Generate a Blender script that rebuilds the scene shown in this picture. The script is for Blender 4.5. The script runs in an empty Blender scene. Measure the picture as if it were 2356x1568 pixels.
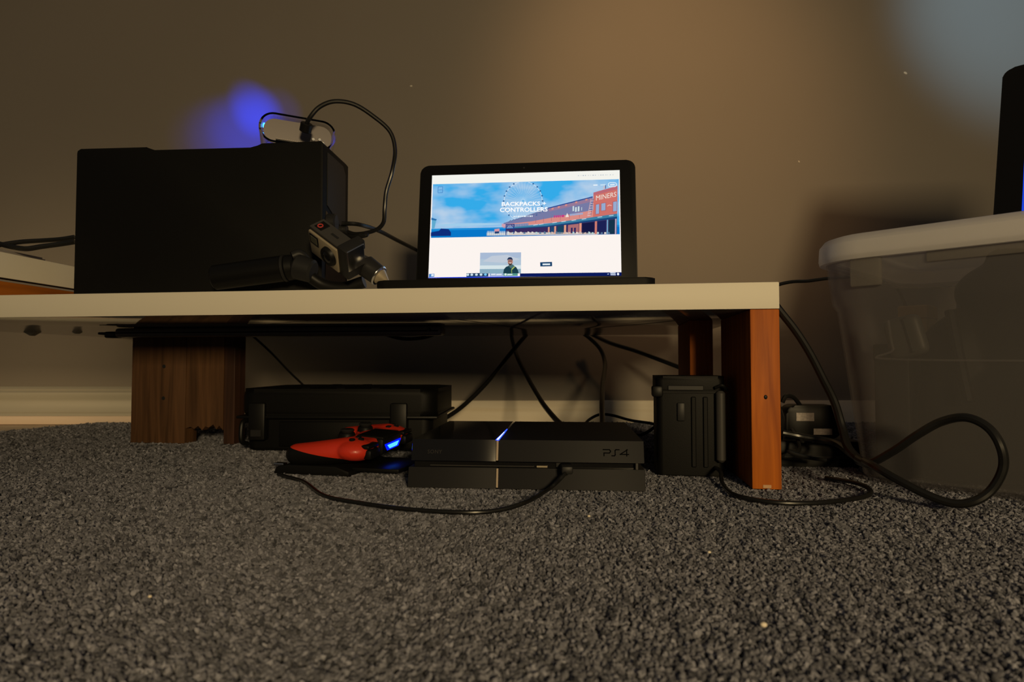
import bpy, bmesh, math, random
import numpy as np
from mathutils import Vector, Matrix, Euler

random.seed(7)
scene = bpy.context.scene
col = scene.collection
R = math.radians

# ------------------------------------------------------------------ camera
FPX = 1450.0                      # focal length in pixels of the 2356 x 1568 frame
PITCH = R(2.01)
CAM = Vector((0, 0, 0.148))
cd = bpy.data.cameras.new('camera')
cam = bpy.data.objects.new('camera', cd); col.objects.link(cam)
cam.location = CAM
cam.rotation_euler = (R(90) + PITCH, 0, 0)
cd.sensor_width = 36.0
cd.lens = FPX / 2356 * 36.0
cd.clip_start = 0.01
cd.dof.use_dof = True
cd.dof.focus_distance = 0.80
cd.dof.aperture_fstop = 9.0
scene.camera = cam

# ------------------------------------------------------------------ world, exposure, lamps
w = bpy.data.worlds.new('world'); scene.world = w; w.use_nodes = True
w.node_tree.nodes['Background'].inputs[0].default_value = (1.0, 0.94, 0.88, 1)
w.node_tree.nodes['Background'].inputs[1].default_value = 0.040
scene.view_settings.view_transform = 'Standard'
scene.view_settings.look = 'None'
scene.view_settings.exposure = 0.0
scene.view_settings.gamma = 1.0
scene.view_settings.use_curve_mapping = False

def aim(o, target):
    o.rotation_euler = (Vector(target) - o.location).to_track_quat('-Z', 'Y').to_euler()

def area(name, loc, target, size, power, color, spread=180):
    l = bpy.data.lights.new(name, 'AREA'); l.size = size; l.energy = power; l.color = color
    l.spread = R(spread)
    o = bpy.data.objects.new(name, l); col.objects.link(o); o.location = loc; aim(o, target); return o

def spot(name, loc, target, angle, blend, power, color, radius=0.02):
    l = bpy.data.lights.new(name, 'SPOT'); l.spot_size = R(angle); l.spot_blend = blend
    l.energy = power; l.color = color; l.shadow_soft_size = radius
    o = bpy.data.objects.new(name, l); col.objects.link(o); o.location = loc; aim(o, target); return o

area('room_lamp', (0.55, -1.7, 0.63), (0.15, 1.2, 0.25), 0.30, 33, (1.0, 0.74, 0.38))
area('left_lamp', (-1.9, 0.1, 0.25), (-1.15, 1.6, 0.10), 0.25, 0.32, (1.0, 0.70, 0.34), 40)
spot('wall_glow_spot', (0.30, -0.10, 2.0), (0.42, 1.6, 0.80), 33, 1.0, 75, (1.0, 0.55, 0.22), 0.12)  # added warm spot; its cone shapes the wall glow and diagonal shadow edge
spot('blue_wall_spot', (0.55, 0.0, 1.4), (1.30, 1.6, 1.06), 23, 1.0, 95, (0.36, 0.70, 1.0), 0.05)  # added blue spot imitating a bluish glow high on the wall, source unknown

# ------------------------------------------------------------------ helpers
def lin(c):
    return tuple((x / 12.92 if x <= 0.04045 else ((x + 0.055) / 1.055) ** 2.4) for x in [v / 255 for v in c])

def P(px, py, Y):                 # the world point at depth Y behind a pixel of the photograph
    a = (px - 1178) / FPX; b = -(py - 784) / FPX
    d = Vector((a, math.cos(PITCH) - b * math.sin(PITCH), math.sin(PITCH) + b * math.cos(PITCH)))
    return CAM + d * (Y / d.y)

def F(px, py, z=0.0):             # the point of the floor (or of the level z) behind a pixel
    a = (px - 1178) / FPX; b = -(py - 784) / FPX
    d = Vector((a, math.cos(PITCH) - b * math.sin(PITCH), math.sin(PITCH) + b * math.cos(PITCH)))
    return CAM + d * ((z - CAM.z) / d.z)

def mat(name, rgb, rough=0.5, metal=0.0, spec=0.5, noise=None, bump=None, emit=None, coat=0.0, trans=0.0, ior=1.45):
    m = bpy.data.materials.new(name); m.use_nodes = True
    nt = m.node_tree; b = nt.nodes['Principled BSDF']
    c = rgb if max(rgb) <= 1.0 else lin(rgb)
    b.inputs['Base Color'].default_value = (*c, 1)
    b.inputs['Roughness'].default_value = rough
    b.inputs['Metallic'].default_value = metal
    b.inputs['Specular IOR Level'].default_value = spec
    b.inputs['Coat Weight'].default_value = coat
    b.inputs['Transmission Weight'].default_value = trans
    b.inputs['IOR'].default_value = ior
    tc = nt.nodes.new('ShaderNodeTexCoord')
    if noise:                     # (scale, amount)
        n = nt.nodes.new('ShaderNodeTexNoise'); n.inputs['Scale'].default_value = noise[0]; n.inputs['Detail'].default_value = 6
        nt.links.new(tc.outputs['Object'], n.inputs['Vector'])
        r = nt.nodes.new('ShaderNodeValToRGB')
        k = noise[1]
        r.color_ramp.elements[0].position = 0.3; r.color_ramp.elements[1].position = 0.7
        r.color_ramp.elements[0].color = (*[max(0, x * (1 - k)) for x in c], 1)
        r.color_ramp.elements[1].color = (*[min(1, x * (1 + k)) for x in c], 1)
        nt.links.new(n.outputs['Fac'], r.inputs['Fac']); nt.links.new(r.outputs['Color'], b.inputs['Base Color'])
    if bump:                      # (scale, strength, distance)
        n2 = nt.nodes.new('ShaderNodeTexNoise'); n2.inputs['Scale'].default_value = bump[0]; n2.inputs['Detail'].default_value = 4
        nt.links.new(tc.outputs['Object'], n2.inputs['Vector'])
        bp = nt.nodes.new('ShaderNodeBump'); bp.inputs['Strength'].default_value = bump[1]; bp.inputs['Distance'].default_value = bump[2]
        nt.links.new(n2.outputs['Fac'], bp.inputs['Height']); nt.links.new(bp.outputs['Normal'], b.inputs['Normal'])
    if emit:
        b.inputs['Emission Color'].default_value = (*(emit[0] if max(emit[0]) <= 1 else lin(emit[0])), 1)
        b.inputs['Emission Strength'].default_value = emit[1]
    return m

def wood(name, dark, light, axis=2, rough=0.6, scale=1.0):
    m = bpy.data.materials.new(name); m.use_nodes = True
    nt = m.node_tree; b = nt.nodes['Principled BSDF']; b.inputs['Roughness'].default_value = rough
    b.inputs['Specular IOR Level'].default_value = 0.3
    tc = nt.nodes.new('ShaderNodeTexCoord'); mp = nt.nodes.new('ShaderNodeMapping')
    s = [90 * scale, 90 * scale, 90 * scale]; s[axis] = 5 * scale
    mp.inputs['Scale'].default_value = s
    nt.links.new(tc.outputs['Object'], mp.inputs['Vector'])
    n = nt.nodes.new('ShaderNodeTexNoise'); n.inputs['Scale'].default_value = 1.0; n.inputs['Detail'].default_value = 5
    n.inputs['Distortion'].default_value = 0.6
    nt.links.new(mp.outputs['Vector'], n.inputs['Vector'])
    r = nt.nodes.new('ShaderNodeValToRGB')
    r.color_ramp.elements[0].position = 0.33; r.color_ramp.elements[1].position = 0.68
    r.color_ramp.elements[0].color = (*lin(dark), 1); r.color_ramp.elements[1].color = (*lin(light), 1)
    nt.links.new(n.outputs['Fac'], r.inputs['Fac']); nt.links.new(r.outputs['Color'], b.inputs['Base Color'])
    bp = nt.nodes.new('ShaderNodeBump'); bp.inputs['Strength'].default_value = 0.25; bp.inputs['Distance'].default_value = 0.001
    nt.links.new(n.outputs['Fac'], bp.inputs['Height']); nt.links.new(bp.outputs['Normal'], b.inputs['Normal'])
    return m

def emis(name, rgb, s=1.0):
    m = bpy.data.materials.new(name); m.use_nodes = True
    nt = m.node_tree; nt.nodes.clear()
    e = nt.nodes.new('ShaderNodeEmission'); o = nt.nodes.new('ShaderNodeOutputMaterial')
    e.inputs[0].default_value = (*lin(rgb), 1); e.inputs[1].default_value = s
    nt.links.new(e.outputs[0], o.inputs[0]); return m

def finish(me, smooth=True, angle=35):
    if smooth:
        me.polygons.foreach_set('use_smooth', [True] * len(me.polygons))
        me.set_sharp_from_angle(angle=R(angle))

def obj(name, bm, material, parent=None, smooth=True, mats=None):
    bmesh.ops.recalc_face_normals(bm, faces=bm.faces[:])
    me = bpy.data.meshes.new(name); bm.to_mesh(me); bm.free()
    finish(me, smooth)
    for m in (mats or [material]): me.materials.append(m)
    o = bpy.data.objects.new(name, me); col.objects.link(o); o.parent = parent
    return o

def tag(o, label, cat, group=None, kind=None):
    if label: o['label'] = label
    if cat: o['category'] = cat
    if group: o['group'] = group
    if kind: o['kind'] = kind
    return o

def thing(name, label, cat, loc=(0, 0, 0), rotz=0.0, group=None):
    o = bpy.data.objects.new(name, None); col.objects.link(o)
    o.empty_display_size = 0.02
    o.location = loc; o.rotation_euler = (0, 0, rotz)
    return tag(o, label, cat, group)

def box(bm, x0, x1, y0, y1, z0, z1, bev=0.0, seg=2, M=None):
    r = bmesh.ops.create_cube(bm, size=1.0)
    vs = r['verts']
    for v in vs:
        v.co = Vector((x0 + (v.co.x + .5) * (x1 - x0), y0 + (v.co.y + .5) * (y1 - y0), z0 + (v.co.z + .5) * (z1 - z0)))
    if bev > 0:
        es = list({e for v in vs for e in v.link_edges})
        res = bmesh.ops.bevel(bm, geom=es, offset=bev, segments=seg, profile=0.5, affect='EDGES', clamp_overlap=True)
        vs = list({v for f in res['faces'] for v in f.verts} | {v for v in vs if v.is_valid})
    if M is not None:
        for v in vs: v.co = M @ v.co
    return vs

def cyl(bm, p0, p1, r0, r1=None, seg=24, bev=0.0):
    p0 = Vector(p0); p1 = Vector(p1); r1 = r0 if r1 is None else r1
    d = (p1 - p0); q = d.to_track_quat('Z', 'Y').to_matrix()
    prof = [(0, 0)]
    L = d.length
    if bev > 0: prof += [(r0 - bev, 0), (r0, bev), (r1, L - bev), (r1 - bev, L), (0, L)]
    else: prof += [(r0, 0), (r1, L), (0, L)]
    rings = []
    for (r, z) in prof:
        if r < 1e-6: rings.append([bm.verts.new(p0 + q @ Vector((0, 0, z)))])
        else: rings.append([bm.verts.new(p0 + q @ Vector((r * math.cos(2 * math.pi * i / seg), r * math.sin(2 * math.pi * i / seg), z))) for i in range(seg)])
    for a, b in zip(rings, rings[1:]):
        for i in range(seg):
            j = (i + 1) % seg
            if len(a) == 1: bm.faces.new((a[0], b[i], b[j]))
            elif len(b) == 1: bm.faces.new((a[i], a[j], b[0]))
            else: bm.faces.new((a[i], a[j], b[j], b[i]))

def ball(bm, c, r, sub=2, M=None):
    res = bmesh.ops.create_icosphere(bm, subdivisions=sub, radius=1.0)
    rr = r if hasattr(r, '__len__') else (r, r, r)
    for v in res['verts']:
        p = Vector((v.co.x * rr[0], v.co.y * rr[1], v.co.z * rr[2]))
        if M is not None: p = M @ p
        v.co = p + Vector(c)
    return res['verts']

def prism(bm, pts, fn, d0, d1, bev=0.0, seg=2):
    """outline pts (u,v) extruded from d0 to d1; fn(u,v,d) -> xyz"""
    a = [bm.verts.new(fn(u, v, d0)) for u, v in pts]
    b = [bm.verts.new(fn(u, v, d1)) for u, v in pts]
    fs = [bm.faces.new(a), bm.faces.new(b[::-1])]
    n = len(pts)
    for i in range(n):
        fs.append(bm.faces.new((a[i], b[i], b[(i + 1) % n], a[(i + 1) % n])))
    if bev > 0:
        es = list({e for f in fs[:2] for e in f.edges})
        bmesh.ops.bevel(bm, geom=es, offset=bev, segments=seg, profile=0.5, affect='EDGES', clamp_overlap=True)

def rrect(x0, x1, y0, y1, r, n=6):
    pts = []
    for cx, cy, a0 in ((x1 - r, y1 - r, 0), (x0 + r, y1 - r, 90), (x0 + r, y0 + r, 180), (x1 - r, y0 + r, 270)):
        for i in range(n + 1):
            a = R(a0 + 90 * i / n); pts.append((cx + r * math.cos(a), cy + r * math.sin(a)))
    return pts

def smooth_path(pts, step=10):
    pts = [Vector(p) for p in pts]
    if len(pts) < 3: return pts
    ext = [pts[0] * 2 - pts[1]] + pts + [pts[-1] * 2 - pts[-2]]
    out = []
    for i in range(1, len(ext) - 2):
        p0, p1, p2, p3 = ext[i - 1:i + 3]
        for k in range(step):
            t = k / step
            out.append(0.5 * ((2 * p1) + (p2 - p0) * t + (2 * p0 - 5 * p1 + 4 * p2 - p3) * t * t + (3 * p1 - p0 - 3 * p2 + p3) * t ** 3))
    out.append(pts[-1]); return out

def tube(bm, pts, r, seg=10, step=10):
    path = smooth_path(pts, step)
    rings = []; up = None
    for i, p in enumerate(path):
        t = (path[min(i + 1, len(path) - 1)] - path[max(i - 1, 0)])
        if t.length < 1e-9: t = Vector((0, 0, 1))
        t.normalize()
        if up is None: up = t.orthogonal().normalized()
        up = (up - t * up.dot(t))
        if up.length < 1e-6: up = t.orthogonal()
        up.normalize(); sd = t.cross(up)
        rings.append([bm.verts.new(p + (up * math.cos(2 * math.pi * k / seg) + sd * math.sin(2 * math.pi * k / seg)) * r) for k in range(seg)])
    for a, b in zip(rings, rings[1:]):
        for k in range(seg): bm.faces.new((a[k], a[(k + 1) % seg], b[(k + 1) % seg], b[k]))
    bm.faces.new(rings[0][::-1]); bm.faces.new(rings[-1])

def blob(fill, voxel, iters=4):
    """union of shapes, voxel-remeshed and smoothed into one skin"""
    bm = bmesh.new(); fill(bm)
    bmesh.ops.recalc_face_normals(bm, faces=bm.faces[:])
    me = bpy.data.meshes.new('tmp'); bm.to_mesh(me); bm.free()
    o = bpy.data.objects.new('tmp', me); col.objects.link(o)
    m = o.modifiers.new('r', 'REMESH'); m.mode = 'VOXEL'; m.voxel_size = voxel
    s = o.modifiers.new('s', 'SMOOTH'); s.iterations = iters; s.factor = 0.5
    dg = bpy.context.evaluated_depsgraph_get(); dg.update()
    me2 = bpy.data.meshes.new_from_object(o.evaluated_get(dg))
    bpy.data.objects.remove(o); bpy.data.meshes.remove(me)
    out = bmesh.new(); out.from_mesh(me2); bpy.data.meshes.remove(me2)
    return out

def text_bm(body, size, offset=0.0, align='CENTER', fn=None, spacing=1.0):
    c = bpy.data.curves.new('tmp_text', 'FONT'); c.body = body; c.size = size; c.offset = offset
    c.align_x = align; c.align_y = 'CENTER'; c.resolution_u = 3; c.space_character = spacing
    o = bpy.data.objects.new('tmp_text', c); col.objects.link(o)
    dg = bpy.context.evaluated_depsgraph_get(); dg.update()
    me = bpy.data.meshes.new_from_object(o.evaluated_get(dg))
    bpy.data.objects.remove(o); bpy.data.curves.remove(c)
    bm = bmesh.new(); bm.from_mesh(me); bpy.data.meshes.remove(me)
    if fn:
        for v in bm.verts: v.co = Vector(fn(v.co.x, v.co.y))
    return bm

# ------------------------------------------------------------------ materials
M_wall = mat('wall_paint', (0.235, 0.208, 0.180), 0.55, spec=0.35, noise=(1.4, 0.05), bump=(420, 0.10, 0.0015))
M_base_paint = mat('baseboard_paint', (0.42, 0.40, 0.34), 0.45)
M_base_wood = wood('baseboard_wood', (240, 226, 200), (250, 240, 220), axis=0, rough=0.6, scale=0.5)
M_floor = mat('pale_floor', (0.66, 0.55, 0.43), 0.5, noise=(30, 0.06))
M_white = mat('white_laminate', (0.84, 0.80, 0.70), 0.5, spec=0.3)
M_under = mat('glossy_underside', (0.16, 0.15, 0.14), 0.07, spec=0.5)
M_wood = wood('orange_stained_wood', (150, 74, 16), (198, 108, 26))
M_wood_shade = wood('shaded_leg_wood', (72, 50, 33), (110, 78, 52))  # left leg wood, colour darkened to stand in for dim light
M_black = mat('black_plastic', (0.006, 0.006, 0.006), 0.45, spec=0.3)
M_black_gloss = mat('black_gloss', (0.010, 0.010, 0.011), 0.12, coat=0.3)
M_black_matte = mat('black_matte', (0.006, 0.006, 0.006), 0.55, spec=0.15, bump=(900, 0.15, 0.0005))
M_case_black = mat('case_black', (0.004, 0.004, 0.004), 0.55, spec=0.2, bump=(700, 0.2, 0.0005))
M_dkgrey = mat('dark_grey_plastic', (0.020, 0.020, 0.021), 0.45, spec=0.3)
M_grey = mat('grey_plastic', (0.055, 0.053, 0.052), 0.45, spec=0.3)
M_console = mat('console_matte', (0.021, 0.021, 0.023), 0.5, spec=0.12)
M_cable = mat('cable_rubber', (0.010, 0.010, 0.010), 0.32)
M_chrome = mat('chrome', (0.75, 0.75, 0.75), 0.2, metal=1.0)
M_silver = mat('silver_paint', (0.42, 0.36, 0.26), 0.4, metal=0.3)
M_red = mat('red_shell', (0.68, 0.040, 0.018), 0.38, coat=0.15)
M_label = mat('label_grey', (0.40, 0.36, 0.34), 0.6, noise=(300, 0.25))
M_paper = mat('paper_grey', (0.36, 0.33, 0.32), 0.7)
M_clear = mat('clear_acrylic', (0.97, 0.97, 1.0), 0.04, trans=1.0, ior=1.40)

def bin_plastic(name, clear, rgb, rough):
    m = bpy.data.materials.new(name); m.use_nodes = True
    nt = m.node_tree; nt.nodes.clear()
    out = nt.nodes.new('ShaderNodeOutputMaterial'); mix = nt.nodes.new('ShaderNodeMixShader')
    tr = nt.nodes.new('ShaderNodeBsdfTransparent'); tr.inputs[0].default_value = (0.93, 0.92, 0.92, 1)
    ad = nt.nodes.new('ShaderNodeMixShader'); ad.inputs[0].default_value = 0.45
    di = nt.nodes.new('ShaderNodeBsdfPrincipled'); di.inputs['Base Color'].default_value = (*rgb, 1); di.inputs['Roughness'].default_value = rough
    tl = nt.nodes.new('ShaderNodeBsdfTranslucent'); tl.inputs[0].default_value = (*rgb, 1)
    nt.links.new(di.outputs[0], ad.inputs[1]); nt.links.new(tl.outputs[0], ad.inputs[2])
    mix.inputs[0].default_value = 1 - clear
    nt.links.new(tr.outputs[0], mix.inputs[1]); nt.links.new(ad.outputs[0], mix.inputs[2])
    nt.links.new(mix.outputs[0], out.inputs[0]); return m
M_bin = bin_plastic('cloudy_clear_plastic', 0.785, (0.42, 0.41, 0.42), 0.3)
M_bin2 = bin_plastic('cloudy_rib_plastic', 0.62, (0.36, 0.34, 0.31), 0.3)
M_lid = bin_plastic('milky_plastic', 0.28, (0.93, 0.92, 0.92), 0.35)

# ------------------------------------------------------------------ setting
WALL_Y = 1.60
bm = bmesh.new(); box(bm, -3.2, 3.2, WALL_Y, WALL_Y + 0.08, -0.02, 2.5)
wall = tag(obj('wall_back', bm, M_wall, smooth=False), 'olive beige painted wall behind the bench', None, kind='structure')
bm = bmesh.new(); box(bm, -3.2, 3.2, -2.6, WALL_Y + 0.05, -0.06, -0.006)
tag(obj('floor', bm, M_floor, smooth=False), 'pale floor showing past the carpet edge', None, kind='structure')

# small paint chips on the wall
for k, (px, py, s) in enumerate(((946, 198, .0035), (2083, 168, .005), (1838, 372, .003))):
    p = P(px, py, WALL_Y)
    bm = bmesh.new(); ball(bm, (p.x, WALL_Y - .0005, p.z), (s, .0012, s * .6), 2, Matrix.Rotation(.5 * k, 3, 'Y'))
    obj('paint_chip', bm, mat('chip_white', (0.75, 0.7, 0.6), 0.6) if k == 0 else bpy.data.materials['chip_white'], wall)

# baseboards: a moulded one on the left, a low plain board to its right
XJ = P(405, 900, WALL_Y).x
def baseboard(name, prof, x0, x1, m, label):
    bm = bmesh.new()
    prism(bm, prof, lambda u, v, d: (d, WALL_Y - u, v), x0, x1)
    return tag(obj(name, bm, m, smooth=True), label, None, kind='structure')
prof = [(0, -.005), (.016, -.005), (.016, .018), (.014, .022), (.0155, .026), (.012, .036), (.010, .052), (.011, .058), (.0145, .064), (.0145, .074), (.010, .079), (.011, .083), (.006, .089), (0, .089)]
bl = baseboard('baseboard_left', prof, -3.2, XJ, M_base_paint, 'tall moulded baseboard at the left of the wall')
bm = bmesh.new(); box(bm, -3.2, XJ, WALL_Y - .024, WALL_Y - .0158, -.005, .0165, .002, 2); obj('shoe_strip', bm, mat('pink_cream_strip', (.72, .58, .47), .5), bl)
prof = [(0, -.005), (.014, -.005), (.014, .051), (.012, .054), (0, .054)]
baseboard('baseboard_back', prof, XJ + .001, 3.2, M_base_wood, 'low plain pale wooden baseboard behind the game console')

# carpet: backing sheet plus loop pile
def carpet():
    e0 = F(-60, 996); e1 = F(262, 966)
    ex0 = Vector((e0.x, e0.y)); ex1 = Vector((e1.x, WALL_Y - .016))
    dirv = (ex1 - ex0).normalized()
    far_left = ex0 - dirv * 1.6
    ylim = WALL_Y - .017
    def inside(x, y):
        return (y < ylim) & ((dirv.x * (y - ex0.y) - dirv.y * (x - ex0.x)) < -0.002)
    poly = [(far_left.x, far_left.y), (far_left.x, -2.5), (3.1, -2.5), (3.1, ylim), (ex1.x, ylim)]
    verts = []; faces = []
    top = [len(verts) + i for i in range(len(poly))]; verts += [(x, y, -.0035) for x, y in poly]
    bot = [len(verts) + i for i in range(len(poly))]; verts += [(x, y, -.0058) for x, y in poly]
    faces.append(top); faces.append(bot[::-1])
    n = len(poly)
    for i in range(n): faces.append((top[i], bot[i], bot[(i + 1) % n], top[(i + 1) % n]))
    nb = len(verts)
    rng = np.random.default_rng(3)
    P_ = []; S_ = []
    for y0, y1, sp, sc in ((.17, .58, .0026, .78), (.58, .95, .0034, .98), (.95, 1.6, .0048, 1.3)):
        ys = np.arange(y0, y1, sp); xs = np.arange(-2.2, 2.2, sp)
        X, Y = np.meshgrid(xs, ys); X = X.ravel(); Y = Y.ravel()
        X = X + rng.uniform(-.55, .55, X.size) * sp; Y = Y + rng.uniform(-.55, .55, Y.size) * sp
        k = (np.abs(X) < .86 * Y + .34) & inside(X, Y)
        X = X[k]; Y = Y[k]
        # faint loop rows and clumps
        z = -.0028 + .0006 * np.sin(X * 310 + 3 * np.sin(Y * 40)) + rng.uniform(-.0009, .0008, X.size)
        P_.append(np.stack([X, Y, z], 1)); S_.append(sc * rng.uniform(.75, 1.25, X.size))
    pts = np.concatenate(P_); scs = np.concatenate(S_)
    verts = [tuple(v) for v in verts] + [tuple(v) for v in pts.tolist()]
    me = bpy.data.meshes.new('carpet'); me.from_pydata(verts, [], faces)
    at = me.attributes.new('tuft', 'FLOAT', 'POINT'); at.data.foreach_set('value', np.concatenate([np.zeros(nb), scs]).astype(np.float32))
    sh = rng.normal(.45, .25, len(pts)).clip(0, 1)
    light = rng.random(len(pts)) > .985
    sh[light] = 1.5
    at = me.attributes.new('shade', 'FLOAT', 'POINT'); at.data.foreach_set('value', np.concatenate([np.full(nb, .2), sh]).astype(np.float32))
    m = bpy.data.materials.new('carpet_yarn'); m.use_nodes = True; nt = m.node_tree
    b = nt.nodes['Principled BSDF']; b.inputs['Roughness'].default_value = .95; b.inputs['Specular IOR Level'].default_value = .1
    b.inputs['Sheen Weight'].default_value = .15
    a = nt.nodes.new('ShaderNodeAttribute'); a.attribute_type = 'INSTANCER'; a.attribute_name = 'shade'
    r = nt.nodes.new('ShaderNodeValToRGB'); r.color_ramp.elements[0].color = (.042, .044, .056, 1); r.color_ramp.elements[1].color = (.31, .315, .375, 1)
    nt.links.new(a.outputs['Fac'], r.inputs['Fac']); nt.links.new(r.outputs['Color'], b.inputs['Base Color'])
    mb = mat('carpet_backing', (.04, .038, .035), .95, spec=.1)
    me.materials.append(mb); me.materials.append(m)
    o = bpy.data.objects.new('carpet', me); col.objects.link(o)
    ng = bpy.data.node_groups.new('loop_pile', 'GeometryNodeTree')
    ng.interface.new_socket('Geometry', in_out='INPUT', socket_type='NodeSocketGeometry')
    ng.interface.new_socket('Geometry', in_out='OUTPUT', socket_type='NodeSocketGeometry')
    N = ng.nodes.new; Lk = ng.links.new
    gi = N('NodeGroupInput'); go = N('NodeGroupOutput')
    ico = N('GeometryNodeMeshIcoSphere'); ico.inputs['Radius'].default_value = 1.0; ico.inputs['Subdivisions'].default_value = 2
    nz = N('ShaderNodeTexNoise'); nz.inputs['Scale'].default_value = 1.6; nz.inputs['Detail'].default_value = 1
    vm = N('ShaderNodeVectorMath'); vm.operation = 'SUBTRACT'; vm.inputs[1].default_value = (.5, .5, .5)
    vs = N('ShaderNodeVectorMath'); vs.operation = 'SCALE'; vs.inputs['Scale'].default_value = 1.3
    Lk(nz.outputs['Color'], vm.inputs[0]); Lk(vm.outputs[0], vs.inputs[0])
    sp = N('GeometryNodeSetPosition'); Lk(ico.outputs['Mesh'], sp.inputs['Geometry']); Lk(vs.outputs[0], sp.inputs['Offset'])
    sm = N('GeometryNodeSetMaterial'); sm.inputs['Material'].default_value = m; Lk(sp.outputs[0], sm.inputs[0])
    tf = N('GeometryNodeTransform'); tf.inputs['Scale'].default_value = (.0017, .0020, .0031); Lk(sm.outputs[0], tf.inputs[0])
    na = N('GeometryNodeInputNamedAttribute'); na.data_type = 'FLOAT'; na.inputs['Name'].default_value = 'tuft'
    cp = N('FunctionNodeCompare'); cp.data_type = 'FLOAT'; cp.operation = 'GREATER_THAN'; cp.inputs[1].default_value = .1
    Lk(na.outputs[0], cp.inputs[0])
    rv = N('FunctionNodeRandomValue'); rv.data_type = 'FLOAT_VECTOR'; rv.inputs[0].default_value = (-1.1, -1.1, 0); rv.inputs[1].default_value = (1.1, 1.1, 6.28)
    ip = N('GeometryNodeInstanceOnPoints')
    Lk(gi.outputs[0], ip.inputs['Points']); Lk(cp.outputs[0], ip.inputs['Selection']); Lk(tf.outputs[0], ip.inputs['Instance'])
    Lk(rv.outputs[0], ip.inputs['Rotation']); Lk(na.outputs[0], ip.inputs['Scale'])
    jn = N('GeometryNodeJoinGeometry'); Lk(ip.outputs[0], jn.inputs[0]); Lk(gi.outputs[0], jn.inputs[0])
    Lk(jn.outputs[0], go.inputs[0])
    md = o.modifiers.new('pile', 'NODES'); md.node_group = ng
    tag(o, 'dark grey loop pile carpet covering the floor', 'carpet', kind='stuff')
carpet()

# ------------------------------------------------------------------ white bench
YAW = R(-8)
BX, BY = 0.3155, 0.741            # right front corner of the bench
BT, BB = 0.244, 0.212             # top and underside heights
def bench():
    t = thing('low_bench', 'long white low bench on chunky wooden legs', 'bench', (BX, BY, 0), YAW)
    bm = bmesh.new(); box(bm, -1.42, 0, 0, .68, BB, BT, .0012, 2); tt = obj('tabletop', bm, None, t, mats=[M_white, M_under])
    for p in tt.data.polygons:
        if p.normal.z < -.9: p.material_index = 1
    bm = bmesh.new(); box(bm, -.0335, 0, .001, .185, 0, BB, .0015, 2); l = obj('leg', bm, M_wood, t); l['label'] = 'orange wooden front leg'
    bm = bmesh.new(); ball(bm, (-.017, .0012, .108), (.0022, .0010, .0028), 2); obj('screw_hole', bm, M_black, l)
    bm = bmesh.new(); box(bm, -.0215, -.012, .0002, .0012, .0015, .0055, .0004, 1); obj('wood_chip', bm, mat('raw_chip', (.60, .36, .18), .7), l)
    bm = bmesh.new(); box(bm, -.078, -.0445, .187, .329, 0, BB, .0015, 2); obj('leg', bm, M_wood, t)
    # left support: two boards side by side, the right one cut short and ragged
    bm = bmesh.new(); box(bm, -1.078, -.968, .292, .328, 0, BB, .0015, 2); l2 = obj('leg', bm, M_wood_shade, t); l2['label'] = 'wooden board leg with shade put into its colour'
    for (x, z) in ((-1.012, .083), (-1.012, .142)):
        bm = bmesh.new(); cyl(bm, (x, .2925, z), (x, .2912, z), .0035, seg=14, bev=.0004); obj('screw', bm, M_dkgrey, l2)
    bm = bmesh.new()
    xs = [-.967, -.957, -.950, -.942, -.934, -.928, -.921, -.912, -.906, -.900, -.893]
    zs = [.028, .031, .027, .033, .025, .032, .030, .036, .027, .034, .026]
    pts = [(-.893, BB), (-.967, BB)] + list(zip(xs, zs))
    prism(bm, pts, lambda u, v, d: (u, d, v), .293, .329)
    obj('leg_board', bm, M_wood_shade, t)
    bm = bmesh.new(); box(bm, -.8925, -.872, .294, .33, .0, BB, .001, 1); obj('leg_board', bm, wood('dark_wood', (52, 34, 26), (76, 50, 38)), t)
    # small cable clips under the rear of the top
    for px in (75, 178):
        p = Matrix.Rotation(-YAW, 3, 'Z') @ (P(px, 752, 1.30) - Vector((BX, BY, 0)))
        bm = bmesh.new(); r = .011 if px == 75 else .005
        prism(bm, [(p.x - r * 1.4, BB), (p.x, BB - r * .7), (p.x + r * 1.4, BB)], lambda u, v, d: (u, d, v), p.y - .006, p.y + .006); obj('cable_clip', bm, M_black, t)
    return t
bench()

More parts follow.
